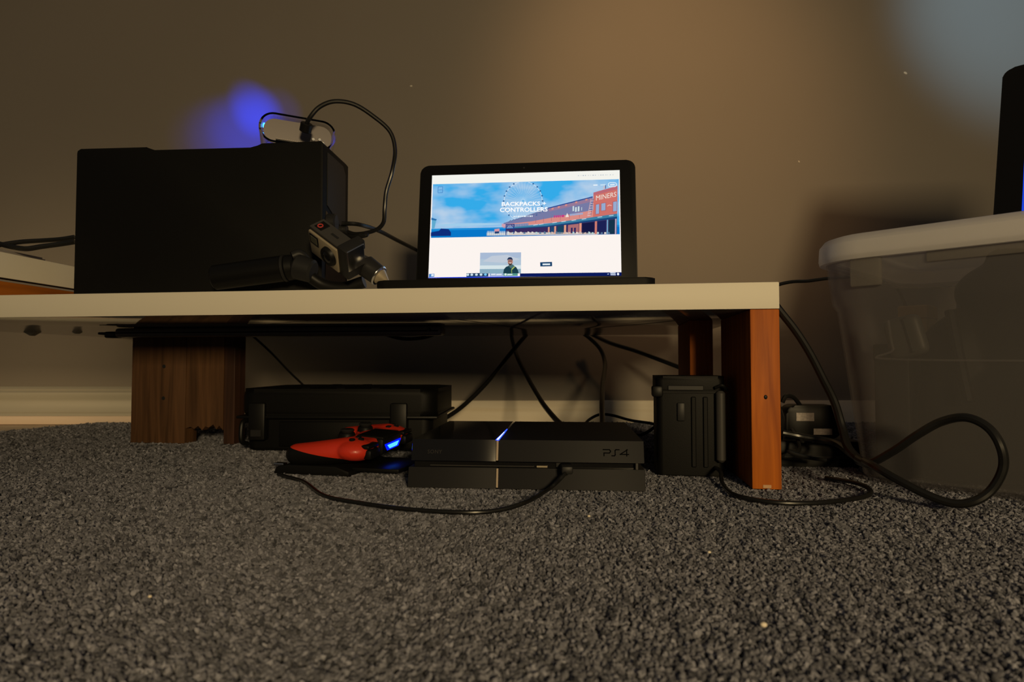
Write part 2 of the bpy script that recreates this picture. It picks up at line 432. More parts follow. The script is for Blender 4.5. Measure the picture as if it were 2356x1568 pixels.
# ------------------------------------------------------------------ game console
def console():
    a = F(937, 1122); b = F(1486, 1131.5)
    yaw = math.atan2(b.y - a.y, b.x - a.x); W = (b - a).length
    t = thing('game_console', 'dark grey two-tier game console with blue light line on carpet', 'game console', (a.x, a.y, 0), yaw)
    D = .24; xs = .383 * W
    sl = .012                      # both tiers are slanted: the top edge leans forward
    def tier(bm, x0, x1, z0, z1, y0, y1, bev=.0008):
        lean = (z1 - z0) * .25
        pts = [(y0 + lean, z0), (y1 + lean, z0), (y1, z1), (y0, z1)]
        # front face leans: foot further forward than the head
        pts = [(y0, z0), (y1 - lean, z0), (y1, z1), (y0 + lean, z1)]
        prism(bm, pts, lambda u, v, d: (d, u, v), x0, x1, bev, 2)
    g = .0012
    bm = bmesh.new(); tier(bm, 0, xs - g, .001, .0242, 0, D); obj('lower_body', bm, M_console, t)
    bm = bmesh.new(); tier(bm, xs + g, W, .001, .0242, 0, D); obj('lower_body', bm, M_console, t)
    bm = bmesh.new(); tier(bm, .004, xs - g, .0325, .0570, .002, D + .006); u = obj('upper_shell', bm, M_black_gloss, t); u['label'] = 'glossy black top cover'
    bm = bmesh.new(); tier(bm, xs + g, W - .001, .0325, .0570, .002, D + .006); obj('upper_shell', bm, M_console, t)
    bm = bmesh.new(); box(bm, .006, W - .008, .012, D - .004, .024, .033); core = obj('core', bm, M_black_gloss, t)
    bm = bmesh.new(); box(bm, .025, .150, .0105, .0122, .0252, .0262, .0003, 1); obj('disc_slot', bm, M_grey, core)
    bm = bmesh.new(); box(bm, .153, .166, .0095, .0122, .0246, .0268, .0004, 1); obj('usb_port', bm, M_silver, core)
    bm = bmesh.new(); box(bm, .176, .190, .0100, .0122, .0250, .0310, .0004, 1); obj('usb_port', bm, M_dkgrey, core)
    bm = bmesh.new(); box(bm, W - .011, W - .008, .004, .05, .0245, .0325, .0004, 1); obj('side_post', bm, M_grey, core)
    # seam strips
    for z0, z1, y in ((.002, .0235, .0022), (.0332, .0560, .0046)):
        bm = bmesh.new()
        prism(bm, [(y - .0008, z0), (y + .004, z0), (y + .006, z1), (y + .0038 + .0005, z1)], lambda u, v, d: (d, u, v), xs - .0011, xs + .0011)
        obj('seam_strip', bm, mat('seam_metal', (.42, .34, .26), .35, metal=.6), t)
    # light line along the top seam, tapering away from the front
    bm = bmesh.new()
    prism(bm, [(.0076, -.0022), (.0076, .0022), (.13, .0004), (.13, -.0004)], lambda u, v, d: (xs + v, u, d), .0565, .0574)
    obj('light_bar', bm, emis('console_blue_light', (40, 70, 255), 3.0), t)
    bm = bmesh.new()
    prism(bm, [(.0074, -.0010), (.0074, .0010), (.09, .0002), (.09, -.0002)], lambda u, v, d: (xs + v, u, d), .0573, .0577)
    obj('light_bar', bm, emis('console_white_light', (190, 205, 255), 3.0), t)
    # lettering on the front
    def strokes(bm, lines, sx, sz, ox, oz, th):
        for (x0, y0), (x1, y1) in lines:
            p = Vector((ox + x0 * sx, oz + y0 * sz)); q = Vector((ox + x1 * sx, oz + y1 * sz))
            d = (q - p).normalized(); n = Vector((-d.y, d.x)) * th / 2; p -= d * th / 2; q += d * th / 2
            vs = []
            for c in (p + n, p - n, q - n, q + n):
                y = .002 + (c.y - .0325) * .25
                vs.append((c.x, y, c.y))
            f = [bm.verts.new((x, y - .0005, z)) for x, y, z in vs]; bk = [bm.verts.new((x, y + .0003, z)) for x, y, z in vs]
            bm.faces.new(f); bm.faces.new(bk[::-1])
            for i in range(4): bm.faces.new((f[i], bk[i], bk[(i + 1) % 4], f[(i + 1) % 4]))
    L = []
    L += [((0, 1), (.85, 1)), ((.85, 1), (1, .8)), ((1, .8), (1, .65)), ((1, .65), (.85, .45)), ((.85, .45), (.1, .45)), ((.1, .45), (.1, 0))]      # P
    S = [((2.2, 1), (1.75, 1)), ((1.75, 1), (1.65, .85)), ((1.65, .85), (1.65, .15)), ((1.65, .15), (1.55, 0)), ((1.55, 0), (1.2, 0))]          # S
    A4 = [((3.35, 1), (2.35, .25)), ((2.35, .25), (3.5, .25)), ((3.25, 1), (3.25, 0))]                                                         # 4
    bm = bmesh.new(); strokes(bm, L + S + A4, .0083, .0068, W - .048, .0405, .0011)
    obj('logo', bm, mat('logo_black', (.002, .002, .002), .7, spec=.03), t)
    def onface(x, y): return (.032 + x, .002 + (.0425 + y - .0325) * .25 - .0003, .0425 + y)
    bm = text_bm('SONY', .0062, 0, 'CENTER', onface, 1.1); obj('lettering', bm, mat('faint_print', (.022, .020, .020), .4), t)
    return t
con = console()

# ------------------------------------------------------------------ red gamepad on its charging dock
def gamepad():
    t = thing('gamepad', 'red and black game controller with glowing blue light bar', 'controller', (-.2145, .910, .036))
    t.rotation_euler = (Matrix.Rotation(R(-105), 4, 'Z') @ Matrix.Rotation(R(-3), 4, 'X') @ Matrix.Rotation(R(4), 4, 'Y')).to_euler()
    def fill(bm):
        box(bm, -.050, .050, -.012, .040, -.011, .0125, .008, 3)
        for s in (-1, 1):
            ball(bm, (s * .054, .018, .0005), (.0275, .0275, .0155), 3)
            for k in range(25):
                f = k / 24
                ball(bm, (s * (.055 + .012 * f + .004 * math.sin(f * 3)), .012 - .070 * f, .0 - .010 * f), (.0205 - .004 * f, .0205 - .002 * f, .0175 - .0025 * f), 3)
            ball(bm, (s * .026, -.010, .001), (.0155, .0155, .0125), 2)
    full = blob(fill, .0016, 5)
    def half(keep_top):
        b = full.copy()
        g = b.verts[:] + b.edges[:] + b.faces[:]
        r = bmesh.ops.bisect_plane(b, geom=g, plane_co=(0, 0, -.0075), plane_no=(0, .12, 1), clear_inner=keep_top, clear_outer=not keep_top)
        ed = [e for e in r['geom_cut'] if isinstance(e, bmesh.types.BMEdge)]
        bmesh.ops.holes_fill(b, edges=ed); return b
    top = half(True); bot = half(False); full.free()
    o = obj('front_shell', top, M_red, t); finish(o.data, True, 60)
    o = obj('rear_shell', bot, M_black, t); finish(o.data, True, 60)
    bm = bmesh.new(); box(bm, -.027, .027, .004, .046, .008, .0150, .003, 2); obj('touchpad', bm, M_black_matte, t)
    bm = bmesh.new(); box(bm, -.030, .030, .034, .047, -.010, .0125, .004, 2); obj('front_panel', bm, M_black, t)
    bm = bmesh.new(); prism(bm, [(-.025, .004), (.025, .004), (.017, -.0055), (-.017, -.0055)], lambda u, v, d: (u, d, v), .0465, .0482, .0008, 1)
    lb = obj('light_bar', bm, emis('pad_blue_light', (0, 8, 255), 6.0), t)
    bm = bmesh.new(); prism(bm, [(-.017, .0022), (.019, .0022), (.012, -.0035), (-.011, -.0035)], lambda u, v, d: (u, d, v), .0480, .0486)
    obj('light_core', bm, emis('pad_cyan_light', (90, 205, 255), 1.3), lb)
    for s in (-1, 1):
        bm = bmesh.new(); cyl(bm, (s * .026, -.010, .009), (s * .026, -.010, .0165), .0115, .0105, 24, .001)
        st = obj('thumbstick', bm, M_black, t)
        bm = bmesh.new(); cyl(bm, (s * .026, -.010, .0160), (s * .026, -.010, .0215), .0085, .0098, 24, .0015); obj('stick_cap', bm, M_dkgrey, st)
        bm = bmesh.new(); box(bm, s * .054 - .014, s * .054 + .014, .036, .049, -.009, .0045, .004, 2); obj('trigger', bm, M_black, t)
        bm = bmesh.new(); box(bm, s * .054 - .015, s * .054 + .015, .034, .046, .0050, .0105, .002, 2); obj('shoulder_button', bm, M_black, t)
        for k in range(4):
            a = k * math.pi / 2
            cx, cy = s * .054 + .0085 * math.cos(a), .018 + .0085 * math.sin(a)
            bm = bmesh.new()
            if s > 0: cyl(bm, (cx, cy, .012), (cx, cy, .0168), .0043, seg=16, bev=.0008)
            else: box(bm, cx - .0036, cx + .0036, cy - .0036, cy + .0036, .012, .0165, .0012, 2)
            obj('face_button' if s > 0 else 'direction_button', bm, M_black_gloss, t)
    return t
gamepad()

def dock():
    t = thing('charging_dock', 'low black charging dock under the red controller', 'dock', (-.245, .905, 0), R(-14))
    bm = bmesh.new()
    prism(bm, [(-.062, 0), (.050, 0), (.050, .006), (.030, .0125), (-.040, .0125), (-.058, .009)], lambda u, v, d: (u, d, v), -.068, .055, .002, 2)
    obj('wedge_base', bm, M_black, t)
    bm = bmesh.new(); box(bm, .045, .112, -.050, .050, .004, .009, .001, 2); obj('base_plate', bm, M_black, t)
    bm = bmesh.new(); box(bm, -.067, -.052, -.060, -.050, .0085, .0125, .001, 2); obj('usb_plug', bm, M_chrome, t)
    return t
dock()

# ------------------------------------------------------------------ black hard cases
def big_case():
    t = thing('hard_case', 'wide black hard plastic case lying under the bench', 'case', (-.292, 1.052, 0), R(-2))
    def shell(bm, hx, y0, y1, z0, z1, r, bev):
        prism(bm, rrect(-hx, hx, y0, y1, r), lambda u, v, d: (u, v, d), z0, z1, bev, 3)
    bm = bmesh.new(); shell(bm, .158, .010, .215, .002, .060, .018, .005); obj('body', bm, M_case_black, t)
    bm = bmesh.new(); shell(bm, .166, 0, .225, .058, .105, .026, .011); lid = obj('lid', bm, M_case_black, t)
    bm = bmesh.new(); box(bm, -.169, .169, -.003, .228, .0555, .0605, .002, 2); obj('rim_band', bm, M_black, t)
    for x in (-.132, .105):
        bm = bmesh.new(); box(bm, x - .014, x + .014, -.008, .012, .020, .082, .003, 2); la = obj('latch', bm, M_black, t)
        bm = bmesh.new(); box(bm, x - .009, x + .009, -.0105, -.006, .026, .038, .001, 1); obj('latch_lip', bm, M_dkgrey, la)
    bm = bmesh.new(); box(bm, -.10, .055, .0065, .012, .008, .050, .002, 2); obj('front_panel', bm, M_dkgrey if False else M_case_black, t)
    bm = bmesh.new(); tube(bm, [(-.154, .01, .052), (-.157, -.004, .048), (-.157, -.006, .020), (-.154, .01, .012)], .004, 10); obj('handle', bm, M_black, t)
    for x in (-.06, .0, .06):
        bm = bmesh.new(); box(bm, x - .008, x + .008, .02, .20, .1035, .1065, .001, 1); obj('lid_rib', bm, M_case_black, lid)
    return t
big_case()

def small_case():
    a = F(1507, 1088); t = thing('small_hard_case', 'small black upright hard case beside the right bench leg', 'case', (.192, .838, 0), R(-9))
    W = .086
    bm = bmesh.new(); prism(bm, rrect(0, W, 0, .075, .008), lambda u, v, d: (u, v, d), 0, .110, .002, 2); obj('body', bm, M_case_black, t)
    bm = bmesh.new(); prism(bm, rrect(-.001, W + .001, -.002, .077, .009), lambda u, v, d: (u, v, d), .1085, .131, .006, 3); lid = obj('lid', bm, M_case_black, t)
    bm = bmesh.new(); box(bm, .014, .060, -.0035, .002, .112, .119, .001, 1); obj('lid_label', bm, M_dkgrey, lid)
    bm = bmesh.new(); box(bm, -.006, .008, -.004, .02, .103, .118, .003, 2); obj('latch', bm, M_black, t)
    bm = bmesh.new(); cyl(bm, (W - .0055, -.005, .020), (W - .0055, -.005, .112), .0062, seg=18, bev=.003); obj('hinge_bar', bm, M_grey, t)
    bm = bmesh.new(); tube(bm, [(W - .012, -.006, .116), (W - .004, -.009, .119), (W + .003, -.006, .113)], .0022, 8); obj('loop', bm, M_black, t)
    bm = bmesh.new(); box(bm, .026, .036, -.0035, .002, .072, .096, .0015, 2); obj('catch', bm, M_dkgrey, t)
    for x in (.047, .062):
        bm = bmesh.new(); box(bm, x - .003, x + .003, -.0025, .002, .012, .104, .001, 1); obj('rib', bm, M_case_black, t)
    return t
small_case()

# ------------------------------------------------------------------ power bricks behind the right leg
def bricks():
    t = thing('power_brick', 'black power brick with two pale labels standing behind the bench leg', 'power adapter', (.445, .93, .037), R(-6))
    bm = bmesh.new(); prism(bm, rrect(-.040, .038, 0, .049, .013), lambda u, v, d: (u, d, v), 0, .034, .003, 2); obj('body', bm, M_black, t)
    bm = bmesh.new(); box(bm, -.026, -.001, -.0008, .001, .026, .038); obj('label_sticker', bm, M_label, t)
    bm = bmesh.new(); box(bm, -.002, .024, -.0008, .001, .006, .015); obj('label_sticker', bm, M_label, t)
    bm = bmesh.new(); box(bm, .037, .046, .010, .022, .018, .028, .002, 1); obj('plug_socket', bm, M_black, t)
    t2 = thing('power_strip_block', 'flat black power block lying on carpet under the labelled brick', 'power adapter', (.440, .905, 0), R(-6))
    bm = bmesh.new(); prism(bm, rrect(-.062, .058, 0, .080, .008), lambda u, v, d: (u, v, d), 0, .0365, .003, 2); obj('body', bm, M_black, t2)
    bm = bmesh.new(); box(bm, -.050, .046, -.001, .002, .012, .016, .0005, 1); obj('edge_groove', bm, M_dkgrey, t2)
    t3 = thing('power_plug', 'black tapered power plug right beside the front bench leg', 'plug', (.378, .90, .0), R(-10))
    bm = bmesh.new(); prism(bm, [(-.010, .037), (.006, .037), (.009, .070), (.004, .090), (-.006, .092), (-.011, .070)], lambda u, v, d: (u, d, v), -.004, .014, .003, 2); obj('body', bm, M_black_gloss, t3)
    bm = bmesh.new(); tube(bm, [(0, .005, .090), (-.002, .007, .100), (-.006, .012, .108)], .0035, 10); obj('strain_relief', bm, M_black, t3)
    for v in t3.children: v.location.z = 0.0
    return
bricks()

# ------------------------------------------------------------------ computer enclosure on the bench
PCY = .905
def pc():
    a = P(170, 600, .918); b = P(741, 600, .890)
    yaw = math.atan2(b.y - a.y, b.x - a.x); W = math.hypot(b.x - a.x, b.y - a.y)
    t = thing('computer_enclosure', 'tall black computer enclosure with notched top on the bench', 'computer', (a.x, a.y, BT), yaw)
    zt = P(500, 333, .905).z - BT; zl = P(450, 346, .905).z - BT
    def X(px): return (px - 170) / (741 - 170) * W
    pts = [(0, .004), (.004, 0.0), (W - .004, 0), (W, .004), (W, zt - .004), (W - .004, zt + .001), (X(602), zt), (X(576), zl), (X(354), zl), (X(334), zt - .001), (.006, zt - .001), (.001, zt - .004), (0, zt - .008)]
    bm = bmesh.new(); prism(bm, pts, lambda u, v, d: (u, d, v), 0, .108, .002, 2); obj('shell', bm, M_black_matte, t)
    # right end: raised frame, grey panel above, dark recess below
    bm = bmesh.new(); prism(bm, [(.016, zt * .60), (.092, zt * .48), (.092, zt * .90), (.080, zt * .95), (.016, zt * .95)], lambda u, v, d: (d, u, v), W - .001, W + .0012); obj('end_panel', bm, M_dkgrey, t)
    bm = bmesh.new(); prism(bm, [(.012, .015), (.096, .015), (.096, zt * .44), (.012, zt * .56)], lambda u, v, d: (d, u, v), W - .001, W + .0008); obj('end_recess', bm, M_black_gloss, t)
    bm = bmesh.new(); cyl(bm, (W, .070, .108), (W + .012, .070, .108), .0075, seg=18, bev=.001); obj('connector', bm, M_dkgrey, t)
    bm = bmesh.new(); cyl(bm, (W, .070, .090), (W + .014, .070, .090), .006, seg=18, bev=.001); obj('connector', bm, M_black, t)
    for s in (.03, W - .03):
        bm = bmesh.new(); box(bm, s - .012, s + .012, .01, .098, -.002 + .002, .004, .001, 1); obj('foot', bm, M_black, t)
    return t, zt
pc_t, PCH = pc()

# ------------------------------------------------------------------ clear drive enclosure on top
EY = .915
def clear_box():
    base = P(690, 328, EY); zb = BT + PCH + .002
    t = thing('clear_drive_enclosure', 'clear plastic drive enclosure glowing blue on the computer', 'drive enclosure', (base.x - .004, EY, zb), R(20))
    t.rotation_euler = (Matrix.Rotation(R(20), 4, 'Z') @ Matrix.Rotation(R(3), 4, 'Y')).to_euler()
    hw, h, th, L = .054, .044, .0030, .105
    out = rrect(-hw, hw, 0, h, h * .48, 8); inn = rrect(-hw + th, hw - th, th, h - th, h * .48 - th, 8)
    bm = bmesh.new()
    rings = []
    for pts, d in ((out, 0), (out, L), (inn, L), (inn, 0)):
        rings.append([bm.verts.new((u, d, v)) for u, v in pts])
    n = len(out)
    for k in range(4):
        A, B = rings[k], rings[(k + 1) % 4]
        for i in range(n): bm.faces.new((A[i], A[(i + 1) % n], B[(i + 1) % n], B[i]))
    obj('clear_shell', bm, M_clear, t)
    bm = bmesh.new(); prism(bm, rrect(-hw + .006, hw - .006, th + .002, h - th - .002, h * .36, 6), lambda u, v, d: (u, d, v), .012, .0135); obj('end_plate', bm, mat('frosted_plate', (.17, .155, .16), .35, metal=.2), t)
    bm = bmesh.new(); box(bm, -.030, .034, .016, .092, .004, .0135, .001, 1); obj('drive', bm, M_black, t)
    bm = bmesh.new(); box(bm, -.030, .030, .0045, .011, .0055, .0070); pb = obj('circuit_board', bm, M_dkgrey, t)
    proto = None
    for k in range(20):
        if proto is None:
            bm = bmesh.new(); box(bm, -.0009, .0009, .0035, .0050, .0068, .0085); proto = obj('pin', bm, M_label, pb); o = proto
        else:
            o = proto.copy(); col.objects.link(o); o.parent = pb
        o.location.x = -.028 + .0028 * k
    for x, z in ((.022, .016), (.031, .017), (.036, .0125)):
        bm = bmesh.new(); cyl(bm, (x, .010, z), (x, .006, z), .0026, seg=14, bev=.0005); obj('screw', bm, M_chrome, t)
    bm = bmesh.new(); ball(bm, (-hw + .003, .050, h - .0035), .0045, 2); obj('led', bm, emis('blue_led', (50, 150, 255), 8.0), t)
    bm = bmesh.new(); box(bm, -hw - .001, -hw + .007, .046, .054, h - .016, h - .008, .001, 1); obj('led_holder', bm, M_clear, t)
    return t
enc = clear_box()
led = P(614, 280, EY + .05)
for px, py, ang, pw in ((598, 268, 6, 60), (588, 254, 6, 50), (577, 238, 5, 26), (566, 222, 4, 10), (572, 306, 9, 45), (545, 322, 10, 30), (512, 335, 10, 14), (640, 262, 6, 14)):
    spot('led_beam', led + Vector((-.006, .02, 0)), P(px, py, WALL_Y), ang * 1.9, 1.0, pw * .5, (0, .035, 1.0), .003)

# ------------------------------------------------------------------ gimbal and action camera
M_handle = mat('handle_black', (0.006, 0.006, 0.006), 0.38, spec=0.25)
def gimbal():
    t = thing('gimbal_stabilizer', 'black handheld gimbal lying in front of the computer', 'gimbal', (0, 0, 0))
    Y = .862
    h0 = P(492, 640, Y); h1 = P(654, 617, Y)
    h0.z = max(h0.z, BT + .021)
    bm = bmesh.new(); cyl(bm, h0, h1, .0170, .0180, 32, .002); obj('handle', bm, M_handle, t)
    d = (h1 - h0).normalized()
    bm = bmesh.new(); cyl(bm, h1 - d * .001, h1 + d * .003,   .0187, .0187, 32, .0008); obj('trim_ring', bm, M_dkgrey, t)
    bm = bmesh.new(); cyl(bm, h1 + d * .003, h1 + d * .016, .0178, .0170, 32, .002); obj('collar', bm, M_black, t)
    m0 = P(680, 612, .858); m1 = P(722, 625, .856)
    bm = bmesh.new(); cyl(bm, m0, m1, .0175, .0160, 28, .003); obj('motor', bm, M_dkgrey, t)
    a0 = P(690, 652, .856); a1 = P(838, 662, .845)
    bm = bmesh.new(); tube(bm, [P(672, 590, .858), P(690, 585, .862), P(705, 600, .866)], .007, 12); obj('arm', bm, M_dkgrey, t)
    # lower arm from the motor under the camera to the roll motor on the right
    bm = bmesh.new(); tube(bm, [P(712, 635, .862), P(745, 655, .866), P(790, 662, .866), P(838, 648, .864)], .0085, 12); obj('arm', bm, M_black, t)
    # roll motor in line with the camera's long axis
    r0 = P(838, 609, .850); r1 = P(872, 634, .846)
    bm = bmesh.new(); cyl(bm, r0, r1, .0150, .0140, 28, .002); obj('motor', bm, M_dkgrey, t)
    ax = (r1 - r0).normalized()
    bm = bmesh.new(); cyl(bm, r1 - ax * .0012, r1 + ax * .0015, .0146, .0140, 28, .0006); obj('motor_ring', bm, M_chrome, t)
    bm = bmesh.new(); cyl(bm, r0 - ax * .010, r0, .0110, .0125, 24, .001); obj('motor_neck', bm, M_grey, t)
    bm = bmesh.new(); cyl(bm, r1 + ax * .001, r1 + ax * .017, .0110, .0025, 20, .001); obj('motor_cap', bm, M_silver, t)
    # second motor behind the upper end of the camera
    bm = bmesh.new(); cyl(bm, P(752, 512, .885), P(775, 512, .885), .0125, seg=24, bev=.002); obj('motor', bm, M_dkgrey, t)
    return t
gimbal()

def action_cam():
    wv = Vector((.749, -.365, -.553)); dv = Vector((-.11, .75, -.65))
    wv.normalize(); dv = (dv - wv * dv.dot(wv)).normalized()
    n = wv.cross(dv)
    if n.y > 0: n = -n                 # n points out of the front, towards the camera
    c = P(745, 578, .828)
    t = thing('action_camera', 'small silver action camera with dark lens clamped in the gimbal', 'camera', c)
    Wd, Hd, Dd = .062, .043, .027
    # local: x along the width, y into the body, z up
    Mr = Matrix((wv, -n, -dv)).transposed()
    t.rotation_euler = Mr.to_euler()
    bm = bmesh.new(); box(bm, -Wd / 2, Wd / 2, .002, Dd, -Hd / 2, Hd / 2, .003, 3); obj('body', bm, M_dkgrey, t)
    bm = bmesh.new(); box(bm, -Wd / 2 + .002, Wd / 2 - .002, -.001, .004, -Hd / 2 + .0025, Hd / 2 - .002, .002, 2); f = obj('front_plate', bm, M_silver, t)
    bm = bmesh.new(); box(bm, -Wd / 2 + .005, -.008, -.0018, .001, .0015, Hd / 2 - .0045, .0006, 1); obj('display_window', bm, M_black_gloss, f)
    bm = bmesh.new(); box(bm, -Wd / 2 + .0075, -.0105, -.0022, -.0012, .004, Hd / 2 - .007, .0003, 1); obj('display', bm, mat('lcd_grey', (.10, .10, .075), .3), f)
    bm = bmesh.new(); cyl(bm, (.013, .001, .001), (.013, -.0062, .001), .0140, .0128, 32, .001); le = obj('lens_ring', bm, M_black, t)
    bm = bmesh.new(); ball(bm, (.013, -.0050, .001), (.0088, .0042, .0088), 3); obj('lens_glass', bm, mat('lens', (.006, .006, .007), .12), le)
    bm = bmesh.new(); box(bm, -Wd / 2 + .001, Wd / 2 - .001, .003, Dd - .001, Hd / 2 - .001, Hd / 2 + .0022, .0008, 1); tp = obj('top_plate', bm, M_grey, t)
    bm = bmesh.new(); box(bm, -Wd / 2 + .006, -Wd / 2 + .020, .007, Dd - .005, Hd / 2 + .0018, Hd / 2 + .0030, .0004, 1); obj('shutter_recess', bm, M_black, tp)
    bm = bmesh.new()
    cc = Vector((-Wd / 2 + .0118, .0125, Hd / 2 + .0031))
    tube(bm, [cc + Vector((.0032 * math.cos(a), .0032 * math.sin(a), 0)) for a in [i * 2 * math.pi / 16 for i in range(17)]], .0009, 6, 2)
    obj('shutter_ring', bm, mat('red_ring', (.55, .06, .05), .5), tp)
    bm = bmesh.new(); box(bm, .002, .016, .012, .0155, Hd / 2 + .0018, Hd / 2 + .0027, .0003, 1); obj('top_print', bm, M_dkgrey, tp)
    # clamp bracket gripping the right end
    bm = bmesh.new(); box(bm, Wd / 2 - .004, Wd / 2 + .015, .001, Dd + .004, -Hd / 2 - .001, Hd / 2 + .0040, .003, 2); obj('clamp', bm, M_dkgrey, t)
    bm = bmesh.new(); box(bm, Wd / 2 + .0140, Wd / 2 + .0160, .003, Dd + .003, -.008, Hd / 2 + .0040, .0007, 1); obj('clamp_edge', bm, M_chrome, t)
    bm = bmesh.new(); box(bm, Wd / 2 - .004, Wd / 2 + .010, Dd, Dd + .010, Hd / 2 - .012, Hd / 2 + .003, .002, 2); obj('clamp_knob', bm, M_dkgrey, t)
    return t
action_cam()

# ------------------------------------------------------------------ laptop on the bench
LW, LD = .361, .215
def laptop():
    yaw = R(-5.5)
    fr = Vector((.180, .782, BT))
    e = Vector((math.cos(yaw), math.sin(yaw), 0))
    org = fr - e * LW
    t = thing('laptop', 'open dark laptop showing a web page on the white bench', 'laptop', org, yaw)
    bm = bmesh.new()
    prism(bm, rrect(0, LW, 0, LD, .014, 5), lambda u, v, d: (u, v, d), .0015, .0115, .002, 2)
    base = obj('base', bm, M_black_matte, t)
    bm = bmesh.new(); box(bm, .02, LW - .02, .08, .19, .0112, .0122, .0005, 1); obj('keyboard', bm, M_black, base)
    bm = bmesh.new(); box(bm, .13, LW - .13, .012, .068, .0112, .0119, .0003, 1); obj('trackpad', bm, M_dkgrey, base)
    for x in (.03, LW - .03):
        bm = bmesh.new(); cyl(bm, (x, .03, 0), (x, .03, .002), .006, seg=12); obj('foot', bm, M_black, base)
        bm = bmesh.new(); cyl(bm, (x, LD - .02, 0), (x, LD - .02, .002), .006, seg=12); obj('foot', bm, M_black, base)
    bm = bmesh.new(); cyl(bm, (.05, LD - .004, .0135), (LW - .05, LD - .004, .0135), .006, seg=16, bev=.001); obj('hinge', bm, M_black, t)
    lean = R(8); ca, sa = math.cos(lean), math.sin(lean)
    HL = .2275
    def lp(u, v, d):       # lid coordinates: u across, v up, d towards the viewer
        return (u, LD - .003 + v * sa - d * ca, .013 + v * ca + d * sa)
    bm = bmesh.new(); prism(bm, rrect(.001, LW - .001, 0, HL, .014, 6), lp, -.006, 0, .0012, 2); lid = obj('lid', bm, M_black, t)
    lid['label'] = 'black lid with wide bezel'
    bm = bmesh.new()
    c = Vector(lp(LW * .49, HL - .009, 0)); c2 = Vector(lp(LW * .49, HL - .009, .0006)); cyl(bm, c, c2, .0016, seg=12); obj('webcam', bm, M_dkgrey, lid)
    # screen rectangle found from the photograph
    S0, S1, T0, T1 = SCR
    def sp(s, tt, lay=0):  # s 0..1 from the left, tt 0..1 from the top
        return lp(S0 + (S1 - S0) * s, T1 + (T0 - T1) * tt, .0003 + lay * .00012)
    SWp, SHp = S1 - S0, T1 - T0
    def poly(bm, pts, lay, mi):
        f = bm.faces.new([bm.verts.new(sp(max(0, min(1, s)), q, lay)) for s, q in pts]); f.material_index = mi
    mats = []; idx = {}
    def C(rgb, k=1.0):
        key = (rgb, k)
        if key not in idx: idx[key] = len(mats); mats.append(emis('screen_%d_%d_%d' % rgb, rgb, k))
        return idx[key]
    def rect(bm, s0, s1, q0, q1, lay, rgb): poly(bm, [(s0, q0), (s0, q1), (s1, q1), (s1, q0)], lay, C(rgb))
    def strip(bm, p, q, wd, lay, rgb):
        p = Vector((p[0] * SWp, p[1] * SHp)); q = Vector((q[0] * SWp, q[1] * SHp)); d = (q - p).normalized(); n = Vector((-d.y, d.x)) * wd / 2
        poly(bm, [((a.x) / SWp, (a.y) / SHp) for a in (p + n, p - n, q - n, q + n)], lay, C(rgb))
    def ell(bm, s, q, rs, rq, lay, rgb, n=20):
        poly(bm, [(s + rs * math.cos(2 * math.pi * i / n), q + rq * math.sin(2 * math.pi * i / n)) for i in range(n)], lay, C(rgb))
    # crop pixel (of the zoomed view) -> screen coordinates
    def cq(x, y):
        s = (x - 188) / (1900 - 188)
        for _ in range(2):
            yt = 212 + (178 - 212) * s; yb = 1152 + (1110 - 1152) * s
            q = (y - yt) / (yb - yt)
            xl = 190 - 5 * q; xr = 1888 + 30 * q
            s = (x - xl) / (xr - xl)
        return (s, q)
    def cpoly(bm, pts, lay, rgb): poly(bm, [cq(*p) for p in pts], lay, C(rgb))
    bm = bmesh.new()
    rect(bm, 0, 1, 0, 1, 0, (252, 244, 239))
    rect(bm, 0, 1, 0, .088, 1, (243, 243, 236))
    H0, H1 = .088, .615
    # sky with soft clouds (printed picture), sea
    rect(bm, .006, .995, H0, .54, 1, (101, 190, 236)); sky_i = C((101, 190, 236))
    nt = mats[sky_i].node_tree; tc = nt.nodes.new('ShaderNodeTexCoord'); mp = nt.nodes.new('ShaderNodeMapping'); mp.inputs['Scale'].default_value = (16, 16, 34)
    nz = nt.nodes.new('ShaderNodeTexNoise'); nz.inputs['Scale'].default_value = 1.0; nz.inputs['Detail'].default_value = 3; nz.inputs['Roughness'].default_value = .45
    rp = nt.nodes.new('ShaderNodeValToRGB'); rp.color_ramp.elements[0].position = .38; rp.color_ramp.elements[1].position = .66
    rp.color_ramp.elements[0].color = (*lin((52, 170, 232)), 1); rp.color_ramp.elements[1].color = (*lin((180, 206, 232)), 1)
    em = [n_ for n_ in nt.nodes if n_.type == 'EMISSION'][0]
    nt.links.new(tc.outputs['Object'], mp.inputs['Vector']); nt.links.new(mp.outputs['Vector'], nz.inputs['Vector'])
    nt.links.new(nz.outputs['Fac'], rp.inputs['Fac']); nt.links.new(rp.outputs['Color'], em.inputs['Color'])
    rect(bm, .006, .995, .53, H1, 1, (8, 118, 200))
    rect(bm, .006, .995, .527, .545, 2, (28, 140, 214))
    rnd = random.Random(4)
    for (x, y, a, b_, rgb) in ((540, 668, 300, 12, (160, 204, 234)),):
        s, q = cq(x, y); ell(bm, s, q, a / 1705, b_ / 935, 2, rgb, 24)
    # wheel: rim, spokes, cabins
    wc = (1032, 455); wr = 172
    def wp(a, r=wr): return cq(wc[0] + r * math.cos(a), wc[1] - r * math.sin(a) * 1.03)
    for k in range(48):
        a0 = 2 * math.pi * k / 48; p, q = wp(a0), wp(a0 + 2 * math.pi / 48)
        if min(p[1], q[1]) > H0 + .004 and max(p[1], q[1]) < .47: strip(bm, p, q, .0007, 4, (226, 236, 246))
        if k % 2 == 0:
            m_ = wp(a0, wr + 4)
            if H0 + .012 < m_[1] < .42: ell(bm, m_[0], m_[1], .0048, .0075, 5, (32, 92, 150), 8)
